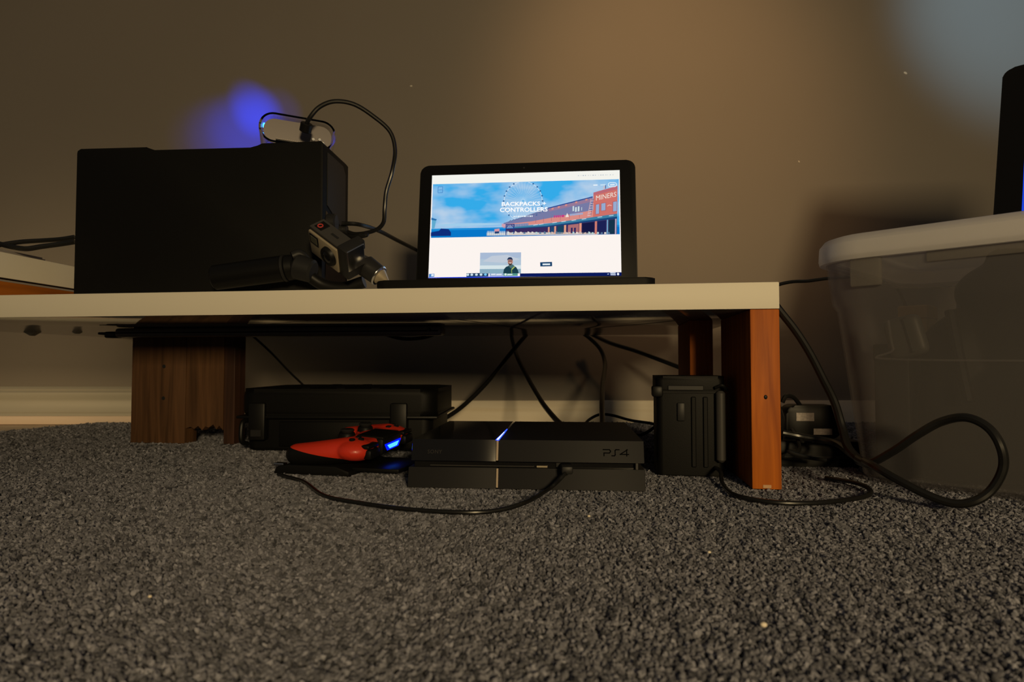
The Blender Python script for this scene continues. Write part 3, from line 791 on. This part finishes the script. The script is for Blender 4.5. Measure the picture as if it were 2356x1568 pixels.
    for k in range(36):
        a0 = 2 * math.pi * (k + .5) / 36; p = wp(a0, 12); q = wp(a0, wr - 3)
        if q[1] < H0 + .004:
            f = (p[1] - H0 - .004) / (p[1] - q[1]); q = (p[0] + (q[0] - p[0]) * f, H0 + .004)
        if q[1] < .5: strip(bm, p, q, .00035, 3, (190, 220, 242))
    # long pier building: roof, wall strip, awning, shop fronts
    cpoly(bm, [(860, 655), (1260, 522), (1655, 420), (1655, 600), (1255, 655), (860, 672)], 5, (118, 122, 164))
    strip(bm, cq(1255, 522), cq(1655, 420), .0016, 7, (22, 62, 140))
    cpoly(bm, [(1262, 526), (1655, 432), (1655, 460), (1270, 552)], 6, (150, 120, 150))
    for x in (1290, 1345, 1410, 1500, 1590): cpoly(bm, [(x, 520 - (x - 1290) * .27), (x + 18, 516 - (x - 1290) * .27), (x + 18, 532 - (x - 1290) * .27), (x, 536 - (x - 1290) * .27)], 7, (214, 140, 130))
    cpoly(bm, [(860, 668), (1110, 640), (1655, 540), (1870, 520), (1870, 600), (1100, 672), (860, 700)], 6, (216, 140, 132))
    for x in (1150, 1220, 1290, 1370, 1450, 1540): strip(bm, cq(x, 655 - (x - 1150) * .12), cq(x, 612 - (x - 1150) * .13), .0005, 7, (150, 92, 110))
    cpoly(bm, [(870, 672), (1085, 655), (1085, 690), (870, 700)], 7, (140, 150, 186))
    for k in range(14): strip(bm, cq(885 + 15 * k, 672 - k), cq(885 + 15 * k, 696 - k * .6), .0007, 8, (92, 96, 142))
    # brick building on the right
    cpoly(bm, [(1660, 382), (1872, 322), (1872, 590), (1660, 612)], 7, (206, 112, 104))
    cpoly(bm, [(1660, 382), (1872, 322), (1872, 352), (1660, 408)], 8, (186, 104, 116))
    for x0, x1, y0, y1 in ((1684, 1712, 492, 575), (1732, 1768, 482, 545), (1836, 1868, 468, 552)):
        cpoly(bm, [(x0 - 5, y0 - 4), (x1 + 5, y0 - 10), (x1 + 5, y1), (x0 - 5, y1 + 4)], 8, (164, 92, 104))
        cpoly(bm, [(x0, y0), (x1, y0 - 6), (x1, y1 - 4), (x0, y1)], 9, (150, 170, 206))
    strip(bm, cq(1785, 505), cq(1800, 494), .0012, 9, (232, 190, 180)); strip(bm, cq(1800, 494), cq(1822, 500), .0012, 9, (232, 190, 180))
    cpoly(bm, [(1745, 352), (1760, 346), (1760, 322), (1748, 322)], 8, (200, 190, 200)); cpoly(bm, [(1762, 350), (1770, 346), (1770, 316), (1763, 316)], 8, (60, 90, 150))
    # sign letters on the roof
    for k, x in enumerate((1312, 1330, 1346, 1362, 1380, 1392)): cpoly(bm, [(x, 588 - k), (x + 12, 586 - k), (x + 12, 606 - k), (x, 608 - k)], 9, (196, 60, 130))
    cpoly(bm, [(1415, 603), (1430, 565), (1447, 600)], 9, (236, 226, 220))
    for k, x in enumerate(range(1455, 1572, 13)): cpoly(bm, [(x, 574 - k * 1.3), (x + 9, 573 - k * 1.3), (x + 9, 590 - k * 1.5), (x, 592 - k * 1.5)], 9, (130, 180, 226))
    for x, y0, y1, wd in ((1478, 505, 550, 12), (1500, 515, 556, 14), (1524, 508, 552, 14), (1556, 515, 545, 5)): cpoly(bm, [(x, y0), (x + wd, y0 - 3), (x + wd, y1 - 3), (x, y1)], 9, (206, 224, 226))
    # stair rails
    for k in range(7): strip(bm, cq(1612 + 5 * k, 590 - 22 * k), cq(1642 + 4 * k, 584 - 21 * k), .0008, 9, (226, 210, 214))
    strip(bm, cq(1612, 595), cq(1640, 440), .0010, 9, (206, 170, 176)); strip(bm, cq(1640, 590), cq(1662, 435), .0010, 9, (120, 96, 130))
    # awning and dark shop fronts
    cpoly(bm, [(960, 690), (1250, 662), (1872, 572), (1872, 600), (1250, 684), (960, 704)], 10, (62, 128, 162))
    cpoly(bm, [(960, 702), (1250, 682), (1872, 598), (1872, 616), (1250, 692), (960, 708)], 11, (24, 68, 120))
    for x in (1130, 1180, 1300, 1380, 1470, 1560, 1700, 1800): strip(bm, cq(x, 676 - (x - 1130) * .125), cq(x + 40, 670 - (x - 1130) * .125), .0010, 12, (206, 226, 236))
    cpoly(bm, [(880, 706), (1250, 690), (1872, 612), (1872, 752), (880, 768)], 9, (58, 44, 92))
    for x, wd, rgb in ((1262, 14, (214, 150, 130)), (1318, 16, (220, 158, 134)), (1405, 18, (224, 160, 132)), (1540, 20, (226, 150, 124)), (1678, 18, (206, 124, 110)), (1782, 12, (110, 160, 196)), (1855, 12, (190, 170, 190))):
        y = 690 - (x - 1250) * .125
        cpoly(bm, [(x, y + 4), (x + wd, y + 2), (x + wd, 752), (x, 754)], 11, rgb)
    for x0, x1, rgb in ((1285, 1315, (30, 70, 110)), (1345, 1400, (26, 66, 92)), (1440, 1535, (170, 108, 112)), (1565, 1672, (22, 24, 66)), (1700, 1775, (28, 34, 84)), (1800, 1852, (22, 52, 74))):
        y = 696 - (x0 - 1250) * .12
        cpoly(bm, [(x0, y), (x1, y - (x1 - x0) * .12), (x1, 750), (x0, 752)], 10, rgb)
    for x0, x1 in ((1466, 1482), (1494, 1510)): cpoly(bm, [(x0, 698), (x1, 696), (x1, 745), (x0, 746)], 11, (44, 38, 92))
    for k in range(26):
        x = 900 + k * 36 + rnd.randint(-8, 8); cpoly(bm, [(x, 736 + rnd.randint(-10, 6)), (x + 16, 736), (x + 18, 752), (x - 2, 753)], 12, rnd.choice(((222, 214, 206), (180, 206, 206), (90, 120, 150), (206, 180, 170))))
    cpoly(bm, [(710, 742), (1480, 738), (1700, 744), (1700, 756), (710, 770)], 10, (206, 200, 196))
    # pier at the left: pale railing, hut, little gate
    for k in range(22):
        x = 716 + k * 9; strip(bm, cq(x, 728), cq(x, 766), .0008, 12, (214, 226, 232) if k % 2 else (150, 186, 214))
    cpoly(bm, [(780, 712), (825, 706), (825, 732), (780, 736)], 13, (214, 150, 160)); cpoly(bm, [(782, 732), (822, 730), (822, 750), (782, 752)], 13, (30, 60, 110))
    cpoly(bm, [(845, 662), (880, 668), (880, 690), (845, 692)], 13, (206, 160, 176))
    for p, q, wd in (((880, 672), (960, 668), .0014), ((885, 672), (885, 765), .0013), ((955, 668), (955, 755), .0013), ((930, 672), (955, 700), .0010), ((885, 700), (905, 674), .0010)): strip(bm, cq(*p), cq(*q), wd, 13, (28, 52, 128))
    for k in range(12): strip(bm, cq(905 + 30 * k * .9, 650 - 10 * k * .9), cq(925 + 30 * k * .9, 628 - 7 * k * .9), .0010, 8, (70, 110, 160))
    # dark shore on the left edge
    cpoly(bm, [(205, 612), (246, 622), (240, 640), (228, 705), (205, 706)], 8, (96, 170, 206)); cpoly(bm, [(196, 606), (248, 622), (240, 634), (196, 628)], 9, (40, 110, 170))
    cpoly(bm, [(196, 742), (270, 728), (290, 706), (360, 712), (382, 742), (382, 772), (196, 776)], 9, (14, 44, 122))
    # site mark, menu marks and button outline
    for p, q in (((250, 320), (292, 318)), ((250, 376), (292, 374)), ((250, 320), (250, 376)), ((292, 318), (292, 374)), ((256, 350), (288, 348))): strip(bm, cq(*p), cq(*q), .0007, 6, (40, 110, 190))
    strip(bm, cq(1658, 315), cq(1695, 314), .0018, 8, (240, 246, 250)); strip(bm, cq(1720, 314), cq(1765, 312), .0018, 8, (206, 228, 242))
    pl = rrect(1790, 1862, 294, 332, 18, 5)
    for i in range(len(pl)): strip(bm, cq(*pl[i]), cq(*pl[(i + 1) % len(pl)]), .0009, 12, (245, 250, 252))
    strip(bm, cq(1806, 314), cq(1846, 312), .0022, 12, (226, 238, 246))
    # tiny marks under the headline and in the browser bar
    for k in range(10): strip(bm, cq(950 + 18 * k, 598 - k * .4), cq(950 + 18 * k + rnd.randint(8, 15), 598 - k * .4), .0022, 14, (240, 246, 250))
    for k in range(15):
        x = 1520 + 22 * k + rnd.randint(-4, 4); strip(bm, cq(x, 226 - k * .4), cq(x + rnd.randint(4, 12), 226 - k * .4), .0014, 3, rnd.choice(((186, 196, 206), (214, 216, 216), (160, 172, 190))))
    # portrait picture: grey sky, water, person in dark jacket
    cpoly(bm, [(655, 922), (1025, 916), (1028, 1100), (655, 1108)], 3, (176, 196, 214))
    cpoly(bm, [(655, 922), (1025, 916), (1025, 962), (655, 980)], 4, (168, 186, 212)); cpoly(bm, [(760, 950), (900, 940), (1020, 980), (860, 1010), (680, 1000)], 5, (192, 202, 216))
    cpoly(bm, [(655, 1036), (1026, 1030), (1026, 1066), (655, 1072)], 5, (214, 228, 232)); cpoly(bm, [(655, 1068), (1026, 1062), (1027, 1102), (655, 1106)], 6, (136, 172, 190))
    cpoly(bm, [(868, 1104), (874, 1068), (892, 1046), (918, 1036), (955, 1034), (985, 1048), (1002, 1076), (1008, 1102)], 7, (26, 62, 76))
    cpoly(bm, [(915, 1034), (930, 1020), (952, 1024), (972, 1040), (946, 1062), (928, 1052)], 8, (74, 110, 112))
    strip(bm, cq(970, 1044), cq(944, 1070), .0014, 9, (190, 206, 90)); strip(bm, cq(944, 1070), cq(946, 1102), .0010, 9, (150, 180, 90))
    ell(bm, *cq(930, 1002), .0135, .030, 9, (186, 132, 116)); cpoly(bm, [(914, 1012), (946, 1012), (942, 1028), (930, 1034), (918, 1028)], 10, (70, 52, 50))
    cpoly(bm, [(903, 992), (904, 974), (916, 962), (938, 962), (950, 974), (952, 992), (940, 982), (914, 982)], 11, (36, 52, 84))
    strip(bm, cq(910, 996), cq(946, 995), .0011, 11, (60, 44, 60)); strip(bm, cq(922, 1014), cq(938, 1014), .0012, 12, (236, 220, 214))
    # dark button
    cpoly(bm, [(1198, 1002), (1304, 998), (1306, 1036), (1200, 1039)], 3, (18, 62, 104)); strip(bm, cq(1220, 1021), cq(1288, 1019), .0026, 5, (226, 236, 242))
    # task bar
    cpoly(bm, [(1020, 1102), (1918, 1082), (1918, 1112), (1020, 1132)], 4, (10, 26, 92))
    cpoly(bm, [(535, 1106), (735, 1100), (735, 1132), (535, 1138)], 4, (30, 60, 96)); cpoly(bm, [(185, 1146), (1020, 1126), (1020, 1136), (185, 1152)], 4, (40, 70, 230))
    cpoly(bm, [(190, 1116), (240, 1112), (240, 1140), (190, 1146)], 4, (70, 130, 200)); cpoly(bm, [(212, 1118), (236, 1116), (236, 1134), (212, 1136)], 5, (226, 240, 250))
    for x in (548, 584, 626, 668, 708): ell(bm, *cq(x, 1119 - (x - 548) * .02), .0075, .011, 6, (206, 226, 236) if x != 708 else (120, 200, 240), 10)
    cpoly(bm, [(745, 1102), (1000, 1096), (1000, 1124), (745, 1130)], 5, (150, 170, 206)); cpoly(bm, [(872, 1098), (1000, 1096), (1000, 1124), (872, 1127)], 6, (84, 150, 140))
    for x0, x1 in ((760, 800), (806, 856), (905, 952)): strip(bm, cq(x0, 1114), cq(x1, 1112), .0018, 7, (236, 242, 246))
    ell(bm, *cq(890, 1112), .006, .010, 8, (230, 244, 240), 10)
    for x0, x1, y in ((1820, 1866, 1090), (1822, 1868, 1104)): strip(bm, cq(x0, y), cq(x1, y), .0018, 6, (206, 218, 240))
    ell(bm, *cq(1888, 1098), .006, .012, 6, (236, 240, 250), 8); strip(bm, cq(1795, 1100), cq(1808, 1098), .0012, 6, (190, 206, 236))
    scr = obj('screen', bm, None, t, smooth=False, mats=mats)
    scr['label'] = 'bright laptop screen with ferris wheel and pier web page'
    # headline lettering
    def letters(body, cx, cy, wpx, hpx, rgb, lay, slope=0.0, bold=.03, spacing=1.0):
        bmt = text_bm(body, 1.0, bold, 'CENTER', None, spacing)
        xs = [v.co.x for v in bmt.verts]; ys = [v.co.y for v in bmt.verts]
        x0, x1, y0, y1 = min(xs), max(xs), min(ys), max(ys)
        for v in bmt.verts:
            u = (v.co.x - (x0 + x1) / 2) / (x1 - x0) * wpx; k = -(v.co.y - (y0 + y1) / 2) / (y1 - y0) * hpx
            v.co = Vector(sp(*cq(cx + u, cy + k + u * slope), lay))
        me = obj('lettering', bmt, emis('letters_%d' % rgb[0], rgb, 1.0), scr, smooth=False); return me
    letters('BACKPACKS +', 1040, 483, 400, 38, (255, 255, 255), 16, -.012, .022)
    letters('CONTROLLERS', 1040, 536, 430, 40, (255, 255, 255), 16, -.012, .022)
    letters('MINERS', 1773, 416, 178, 44, (238, 228, 216), 14, -.20, 0.0)
    return t
SCR = (.0215, LW - .0265, .0305, .2095)
laptop()

# ------------------------------------------------------------------ storage bin with its contents, monitor on its lid
BIN_YAW = R(-46)
BINC = Vector((.727, .736, 0))
def binpt(x, y, z): return BINC + Matrix.Rotation(BIN_YAW, 3, 'Z') @ Vector((x, y, z))
def storage_bin():
    t = thing('storage_bin', 'cloudy clear plastic storage bin with lid at the right', 'storage bin', BINC, BIN_YAW)
    L1, W1, L0, W0 = .28, .20, .252, .172; HT = .282
    def ring(bm, hl, hw, r, z): return [bm.verts.new((u, v, z)) for u, v in rrect(-hl, hl, -hw, hw, r, 6)]
    bm = bmesh.new()
    def at(z): f = z / HT; return L0 + (L1 - L0) * f, W0 + (W1 - W0) * f
    rings = []
    hl, hw = at(0); rings.append(ring(bm, hl - .008, hw - .008, .040, .0)); rings.append(ring(bm, hl, hw, .046, .008))
    for z in (.07, .14, .215): hl, hw = at(z); rings.append(ring(bm, hl, hw, .048, z))
    hl, hw = at(.222); rings.append(ring(bm, hl + .004, hw + .004, .05, .222)); hl, hw = at(HT); rings.append(ring(bm, hl + .004, hw + .004, .05, HT))
    th = .0022
    rings.append(ring(bm, hl + .004 - th, hw + .004 - th, .048, HT)); hl, hw = at(.222); rings.append(ring(bm, hl + .004 - th, hw + .004 - th, .048, .223)); rings.append(ring(bm, hl - th, hw - th, .046, .215))
    for z in (.14, .07): hl, hw = at(z); rings.append(ring(bm, hl - th, hw - th, .046, z))
    hl, hw = at(0); rings.append(ring(bm, hl - th, hw - th, .044, .009)); rings.append(ring(bm, hl - .010, hw - .010, .038, .003))
    n = len(rings[0])
    for A, B in zip(rings, rings[1:]):
        for i in range(n): bm.faces.new((A[i], A[(i + 1) % n], B[(i + 1) % n], B[i]))
    bm.faces.new(rings[0][::-1]); bm.faces.new(rings[-1])
    tub = obj('tub', bm, M_bin, t)
    # moulded panel line on the long side and under the rim
    for x0, x1 in ((-.205, .205),):
        bm = bmesh.new(); tube(bm, [(x0, -W0 - .012 - .0008, .20), (x0 + .004, -W0 - .009, .165), (x0 + .018, -W0 - .0130, .152), (x1, -W0 - .0130, .150)], .0013, 8, 6); obj('panel_line', bm, M_bin, tub)
    bm = bmesh.new(); cyl(bm, (.115, -W0 - .006, .062), (.115, -W0 - .0085, .062), .010, seg=24, bev=.0008); obj('moulded_mark', bm, M_bin, tub)
    bm = bmesh.new(); box(bm, -.240, -.206, -W1 - .0075, -W1 + .002, .240, .284, .003, 2); obj('lid_catch', bm, M_bin2, tub)
    bm = bmesh.new(); box(bm, -.160, .020, -W1 - .006, -W1 - .001, .262, .276, .002, 2); obj('hand_grip', bm, M_bin2, tub)
    # lid: flat top with a rounded overhanging rim
    bm = bmesh.new()
    prof = [(-.004, .274), (.012, .274), (.0135, .280), (.0125, .296), (.006, .304), (-.004, .307), (-.020, .307), (-.030, .301)]
    lr = []
    for off, z in prof: lr.append(ring(bm, L1 + off, W1 + off, .052 + off, z))
    for off, z in ((-.030, .298), (-.020, .303), (-.004, .303), (.004, .300), (.0095, .292), (.0095, .280), (-.004, .278)): lr.append(ring(bm, L1 + off, W1 + off, .052 + off, z))
    # close: top panel between profile end and the inner return
    for A, B in zip(lr, lr[1:]):
        for i in range(n): bm.faces.new((A[i], A[(i + 1) % n], B[(i + 1) % n], B[i]))
    bm.faces.new(lr[7]); bm.faces.new(lr[8][::-1])
    obj('lid', bm, M_lid, t)
    return t
storage_bin()

M_pouch = mat('pouch_grey', (.05, .05, .045), .5)
def contents():
    def place(name, label, cat, x, y, rz): 
        p = binpt(x, y, .0045); return thing(name, label, cat, p, BIN_YAW + rz)
    t = place('black_box', 'narrow black cardboard box standing in the corner of the clear bin', 'box', -.215, -.085, 0)
    bm = bmesh.new(); box(bm, -.020, .020, -.055, .055, 0, .164, .003, 2); obj('box_body', bm, M_black, t)
    bm = bmesh.new(); box(bm, -.021, .021, -.056, .056, .146, .168, .003, 2); obj('box_lid', bm, M_black, t)
    t = place('black_bag', 'large slumped black bag filling the clear bin', 'bag', .0, -.02, 0)
    def fill(bm):
        box(bm, -.190, .20, -.130, .12, .002, .14, .03, 3)
        ball(bm, (-.085, -.070, .175), (.075, .055, .095), 3); ball(bm, (-.150, -.085, .135), (.042, .045, .075), 3)
        ball(bm, (-.105, -.075, .225), (.050, .045, .040), 3); ball(bm, (.06, -.05, .17), (.11, .08, .09), 3)
        box(bm, -.150, -.095, -.112, -.060, .15, .262, .010, 2, Matrix.Rotation(R(6), 4, 'Y'))
    b = blob(fill, .005, 2)
    for v in b.verts: v.co += Vector((math.sin(v.co.z * 70 + v.co.x * 40), math.cos(v.co.x * 55), math.sin(v.co.x * 60 + v.co.y * 50))) * .0025
    o = obj('bag_body', b, M_black_matte, t); finish(o.data, True, 70)
    bm = bmesh.new(); tube(bm, [(-.150, -.128, .205), (-.140, -.140, .15), (-.130, -.150, .10)], .006, 8); obj('bag_strap', bm, M_case_black, t)
    t = place('grey_pouch', 'small grey plastic pouch leaning on the bag inside the bin', 'pouch', -.186, -.168, R(-4))
    t.location.z = .155
    def fill2(bm): box(bm, -.020, .022, -.010, .008, .0, .050, .008, 3, Matrix.Rotation(R(-14), 4, 'Y'))
    b = blob(fill2, .0025, 3); obj('pouch_body', b, M_pouch, t)
    bm = bmesh.new(); box(bm, .004, .008, -.0115, -.008, .004, .046, .001, 1, Matrix.Rotation(R(-14), 4, 'Y')); obj('pouch_edge', bm, M_black, t)
    t = place('amber_light_block', 'added amber block imitating light seen through the clear bin wall', 'light patch', -.221, .015, 0)  # added block whose amber colour imitates light showing through the bin
    bm = bmesh.new(); box(bm, -.018, .018, -.025, .025, 0, .222, .002, 1); obj('light_block_body', bm, mat('amber_light_tint', (.60, .44, .22), .6), t)
    bm = bmesh.new(); box(bm, -.019, .019, -.026, .026, .205, .225, .002, 1); obj('light_block_cap', bm, mat('amber_cap_tint', (.54, .39, .20), .6), t)
contents()

def monitor():
    base = binpt(-.131, -.001, .308)
    t = thing('monitor', 'black framed monitor with blue screen on the storage bin', 'monitor', base, BIN_YAW)
    lean = R(25); ca, sa = math.cos(lean), math.sin(lean)
    Wm, Hm = .40, .292
    def lp(u, v, d): return (u, v * sa - d * ca + .002, .008 + v * ca + d * sa)
    bm = bmesh.new(); prism(bm, rrect(0, Wm, 0, Hm, .014, 6), lp, -.012, 0, .002, 2); obj('frame', bm, M_black, t)
    bm = bmesh.new(); prism(bm, rrect(.030, Wm - .030, .028, Hm - .034, .002, 2), lp, 0, .0006); obj('screen', bm, emis('blue_screen', (32, 66, 214), 1.0), t)
    bm = bmesh.new(); box(bm, .10, .30, .002, .12, -.001, .008, .003, 2); obj('stand_foot', bm, M_black, t)
    bm = bmesh.new(); prism(bm, [(.03, .004), (.06, .004), (.085, .12), (.075, .125)], lambda u, v, d: (d, u, v), .18, .22, .001, 1); obj('stand_arm', bm, M_black, t)
monitor()

# ------------------------------------------------------------------ second shelf board at the upper left, block, papers
SY = R(-3.6)
def left_shelf():
    a = P(0, 578, .92)
    t = thing('shelf_board', 'thick white shelf board on a wooden block at the left edge', 'shelf', (a.x, a.y, a.z), SY)
    z0 = P(0, 637, .92).z - a.z
    bm = bmesh.new(); box(bm, -.50, 0, -.10, .42, z0, 0, .0012, 2); obj('board', bm, M_white, t)
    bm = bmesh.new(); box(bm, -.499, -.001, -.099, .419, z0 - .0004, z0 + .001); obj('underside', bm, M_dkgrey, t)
    t2 = thing('wood_block', 'orange wooden block between the bench and the shelf board', 'block', (a.x - .008, .900, BT), SY)
    hgt = a.z + z0 - .0006 - BT
    bm = bmesh.new(); box(bm, -.30, 0, .0, .24, 0, hgt, .0015, 2); obj('block_body', bm, wood('orange_block', (150, 84, 22), (190, 112, 34), axis=1), t2)
    bm = bmesh.new(); box(bm, -.0015, .0005, .01, .22, hgt - .004, hgt - .001, .0004, 1); obj('paint_edge', bm, M_paper, t2)
    t3 = thing('paper_stack', 'flat grey paper stack on the white shelf board', 'papers', (a.x - .012, a.y, a.z), SY)
    for k in range(3):
        bm = bmesh.new(); box(bm, -.21 + .002 * k, -.002 * k, -.06, .105 - .004 * k, .0025 * k, .0025 * k + .0022, .0005, 1); obj('sheet_bundle', bm, M_paper, t3)
left_shelf()

# ------------------------------------------------------------------ power strip slung under the bench
def power_strip():
    t = thing('power_strip', 'long dark grey power strip slung under the bench', 'power strip', (BX, BY, 0), YAW)
    bm = bmesh.new(); box(bm, -1.085, -.475, .255, .288, BB - .017, BB - .0005, .005, 3); b = obj('body', bm, mat('strip_grey', (.14, .13, .125), .4), t)
    bm = bmesh.new(); box(bm, -1.083, -.48, .2535, .256, BB - .0105, BB - .0085, .0005, 1); obj('groove', bm, M_black, b)
    bm = bmesh.new(); box(bm, -1.112, -1.086, .262, .280, BB - .018, BB - .006, .003, 2); obj('end_plug', bm, M_black, t)
    bm = bmesh.new(); cyl(bm, (-1.112, .271, BB - .010), (-1.130, .271, BB - .009), .003, .0022, 12); obj('cord_stub', bm, M_black, t)
power_strip()

# ------------------------------------------------------------------ cables
def cable(label, pts, r, plug=None, name='cable', m=None, seg=10):
    pts = [P(*p) if p[0] > 5 or p[0] < -5 or (len(p) == 3 and p[1] > 5) else Vector(p) for p in pts]
    bm = bmesh.new(); tube(bm, pts, r, seg)
    o = tag(obj(name, bm, m or M_cable), label, 'cable')
    if plug:
        p, q, rr = plug
        bm = bmesh.new(); cyl(bm, P(*p), P(*q), rr, seg=14, bev=.001); obj('plug', bm, M_black, o)
    return o

# up and over from the clear enclosure, back to the computer
cable('black cable arching from the clear enclosure beside the computer', [(703, 292, .900), (712, 272, .892), (735, 246, .890), (770, 233, .892), (815, 240, .90), (860, 268, .91), (897, 302, .92), (909, 345, .93), (902, 395, .94), (889, 440, .94), (885, 480, .94), (882, 512, .945), (862, 530, .95), (820, 538, .958), (792, 530, .965)], .0031,
      ((702, 303, .902), (706, 283, .896), .0085))
cable('short doubled cable end at the computer side', [(790, 540, .952), (815, 545, .945), (840, 541, .942), (845, 537, .945)], .0036)
cable('black cable running from the computer behind the laptop', [(786, 514, .950), (825, 516, .955), (870, 530, 1.0), (915, 553, 1.05), (960, 576, 1.09), (1000, 600, 1.10)], .0033)
cable('upper black cable crossing the shelf at the left edge', [(172, 545, .99), (140, 550, .985), (100, 553, .98), (50, 556, .97), (0, 563, .96), (-60, 572, .96)], .0036)
cable('lower black cable sagging over the shelf at the left edge', [(172, 556, .98), (140, 561, .975), (95, 567, .965), (60, 572, .955), (25, 567, .95), (0, 561, .95), (-60, 548, .95)], .0040)
# console lead
CON = F(1305, 1082)
p_usb = P(1310, 1078, .728)
lead = [F(640, 1090, .004), F(660, 1096, .003), F(700, 1108, .003), F(745, 1139, .003), F(820, 1155, .003), F(930, 1170, .003), F(1060, 1178, .003), F(1140, 1174, .003), F(1210, 1155, .006), P(1262, 1125, .712), P(1292, 1098, .716), P(1302, 1084, .722)]
bm = bmesh.new(); tube(bm, lead, .0022, 10)
o = tag(obj('charging_cable', bm, M_cable), 'thin black charging cable looping over carpet before the console', 'cable')
bm = bmesh.new(); a_ = P(1305, 1082, .722); box(bm, a_.x - .0065, a_.x + .0065, .719, .748, a_.z - .004, a_.z + .005, .002, 2); obj('plug', bm, M_dkgrey, o)
# cables hanging behind the bench
YB = 1.49
cable('black cable slanting down behind the console from under the bench', [(.03, 1.36, .2495), (.035, 1.42, .2500), (.039, 1.475, .249), (.041, 1.49, .225), (1219, 760, YB), (1180, 806, 1.46), (1120, 880, 1.44), (1062, 936, 1.41), (1010, 970, 1.37), (985, 986, 1.35)], .0050)
cable('black cable crossing down to the console back', [(-.03, 1.36, .2495), (-.02, 1.43, .2500), (-.005, 1.495, .249), (-.002, 1.515, .225), (1174, 758, 1.515), (1188, 815, 1.48), (1215, 870, 1.36), (1245, 922, 1.22), (1275, 960, 1.10), (1296, 980, 1.02)], .0048)
cable('black cable dropping straight to the right of the console', [(.12, 1.36, .2495), (.14, 1.42, .2500), (.156, 1.475, .249), (.157, 1.49, .225), (1328, 758, YB), (1355, 776, 1.48), (1382, 804, 1.46), (1392, 838, 1.42), (1387, 880, 1.32), (1385, 925, 1.18), (1386, 985, 1.04)], .0048)
cable('black cable running sideways to the rear bench leg', [(.22, 1.34, .2495), (.21, 1.41, .2500), (.19, 1.50, .249), (.178, 1.522, .225), (1345, 760, 1.52), (1400, 787, 1.49), (1460, 806, 1.45), (1520, 828, 1.40), (1580, 851, 1.35), (1660, 880, 1.28)], .0050)
cable('thin cable hump over the baseboard by the console', [(1340, 985, 1.12), (1354, 966, 1.16), (1380, 953, 1.18), (1410, 955, 1.18), (1450, 966, 1.17), (1500, 974, 1.12), (1530, 985, 1.10)], .0026)
cable('black loop hanging from the end of the power strip', [(872, 764, 1.12), (890, 770, 1.12), (930, 779, 1.12), (975, 776, 1.115), (1008, 765, 1.11), (1021, 758, 1.10), (1004, 757, 1.08), (985, 758, 1.06)], .0032)
cable('thin grey cord slanting down to the hard case', [(570, 764, 1.18), (582, 773, 1.19), (625, 812, 1.22), (665, 854, 1.27), (708, 896, 1.31), (730, 925, 1.33)], .0022)
cable('thin cord leaving the console towards the small case', [(1440, 990, 1.00), (1470, 1000, .97), (1495, 990, .96), (1515, 975, .97), (1540, 972, .99)], .0024)
# right side
cable('thin dark cable stretched between the bench and the bin', [(.26, 1.08, .2475), (.32, 1.08, .2475), (.37, 1.08, .255), (1800, 652, 1.08), (1860, 646, 1.09), (1920, 639, 1.10), (.66, 1.13, .302), (.72, 1.16, .27), (.76, 1.17, .14), (.80, 1.18, .004)], .0030)
cable('thick black cable falling from the bench end to the carpet', [(1775, 690, .80), (1797, 718, .80), (1830, 760, .80), (1862, 810, .80), (1893, 870, .80), (1920, 925, .80), (1938, 985, .795), (1952, 1030, .77), (1985, 1062, .74), (2010, 1068, .72)], .0050)
cable('thick black cable looping in front of the bin', [(1800, 995, .87), (1850, 1005, .865), (1920, 1018, .84), (1960, 1045, .77), (1998, 1064, .715), (2050, 1040, .69), (2110, 1000, .67), (2165, 970, .655), (2222, 960, .635), (2272, 982, .62), (2302, 1025, .61), (2308, 1075, .61), (2282, 1125, .615), (2240, 1153, .62), (2190, 1157, .63), (2130, 1136, .645), (2065, 1103, .665), (2015, 1074, .69), (1990, 1060, .72)], .0044)
fl = [F(1640, 1070, .012), F(1658, 1085, .012), F(1661, 1108, .004), F(1682, 1134, .003), F(1730, 1148, .003), F(1800, 1156, .003), F(1880, 1156, .003), F(1950, 1149, .003), F(1992, 1141, .003), F(2004, 1131, .004), F(1992, 1119, .005), F(1960, 1108, .005), F(1900, 1098, .004)]
bm = bmesh.new(); tube(bm, fl, .0026, 10); tag(obj('floor_cable', bm, M_cable), 'thin black cable curving round the foot of the bench leg', 'cable')
cable('short black cord arching from the plug to the power brick', [(1800, 925, .93), (1808, 911, .93), (1825, 913, .935), (1838, 928, .94), (1848, 945, .945)], .0032)
cable('limp black cord lying below the plug', [(1822, 985, .885), (1835, 1010, .88), (1838, 1035, .87), (1815, 1038, .865), (1850, 1050, .86), (1900, 1058, .86)], .0028)
cable('black cord bundle over the flat power block', [(1870, 1012, .885), (1930, 1018, .88), (1960, 1040, .86), (1975, 1062, .82), (1995, 1068, .76)], .0040)

# ------------------------------------------------------------------ bits of lint on the carpet
for px, py, s, lab in ((1355, 1187, .0016, 'tiny pale crumb on the carpet nearest the console'), (1757, 1437, .0020, 'pale crumb on the carpet at the lower right'), (1632, 1270, .0014, 'tiny crumb on the carpet in line with the bench leg'), (345, 1372, .0013, 'tiny crumb on the carpet at the lower left')):
    p = F(px, py, .002); bm = bmesh.new(); ball(bm, (p.x, p.y, .0022), (s, s * .8, s * .7), 2)
    tag(obj('crumb', bm, M_base_wood), lab, 'crumb', 'crumbs on the carpet')
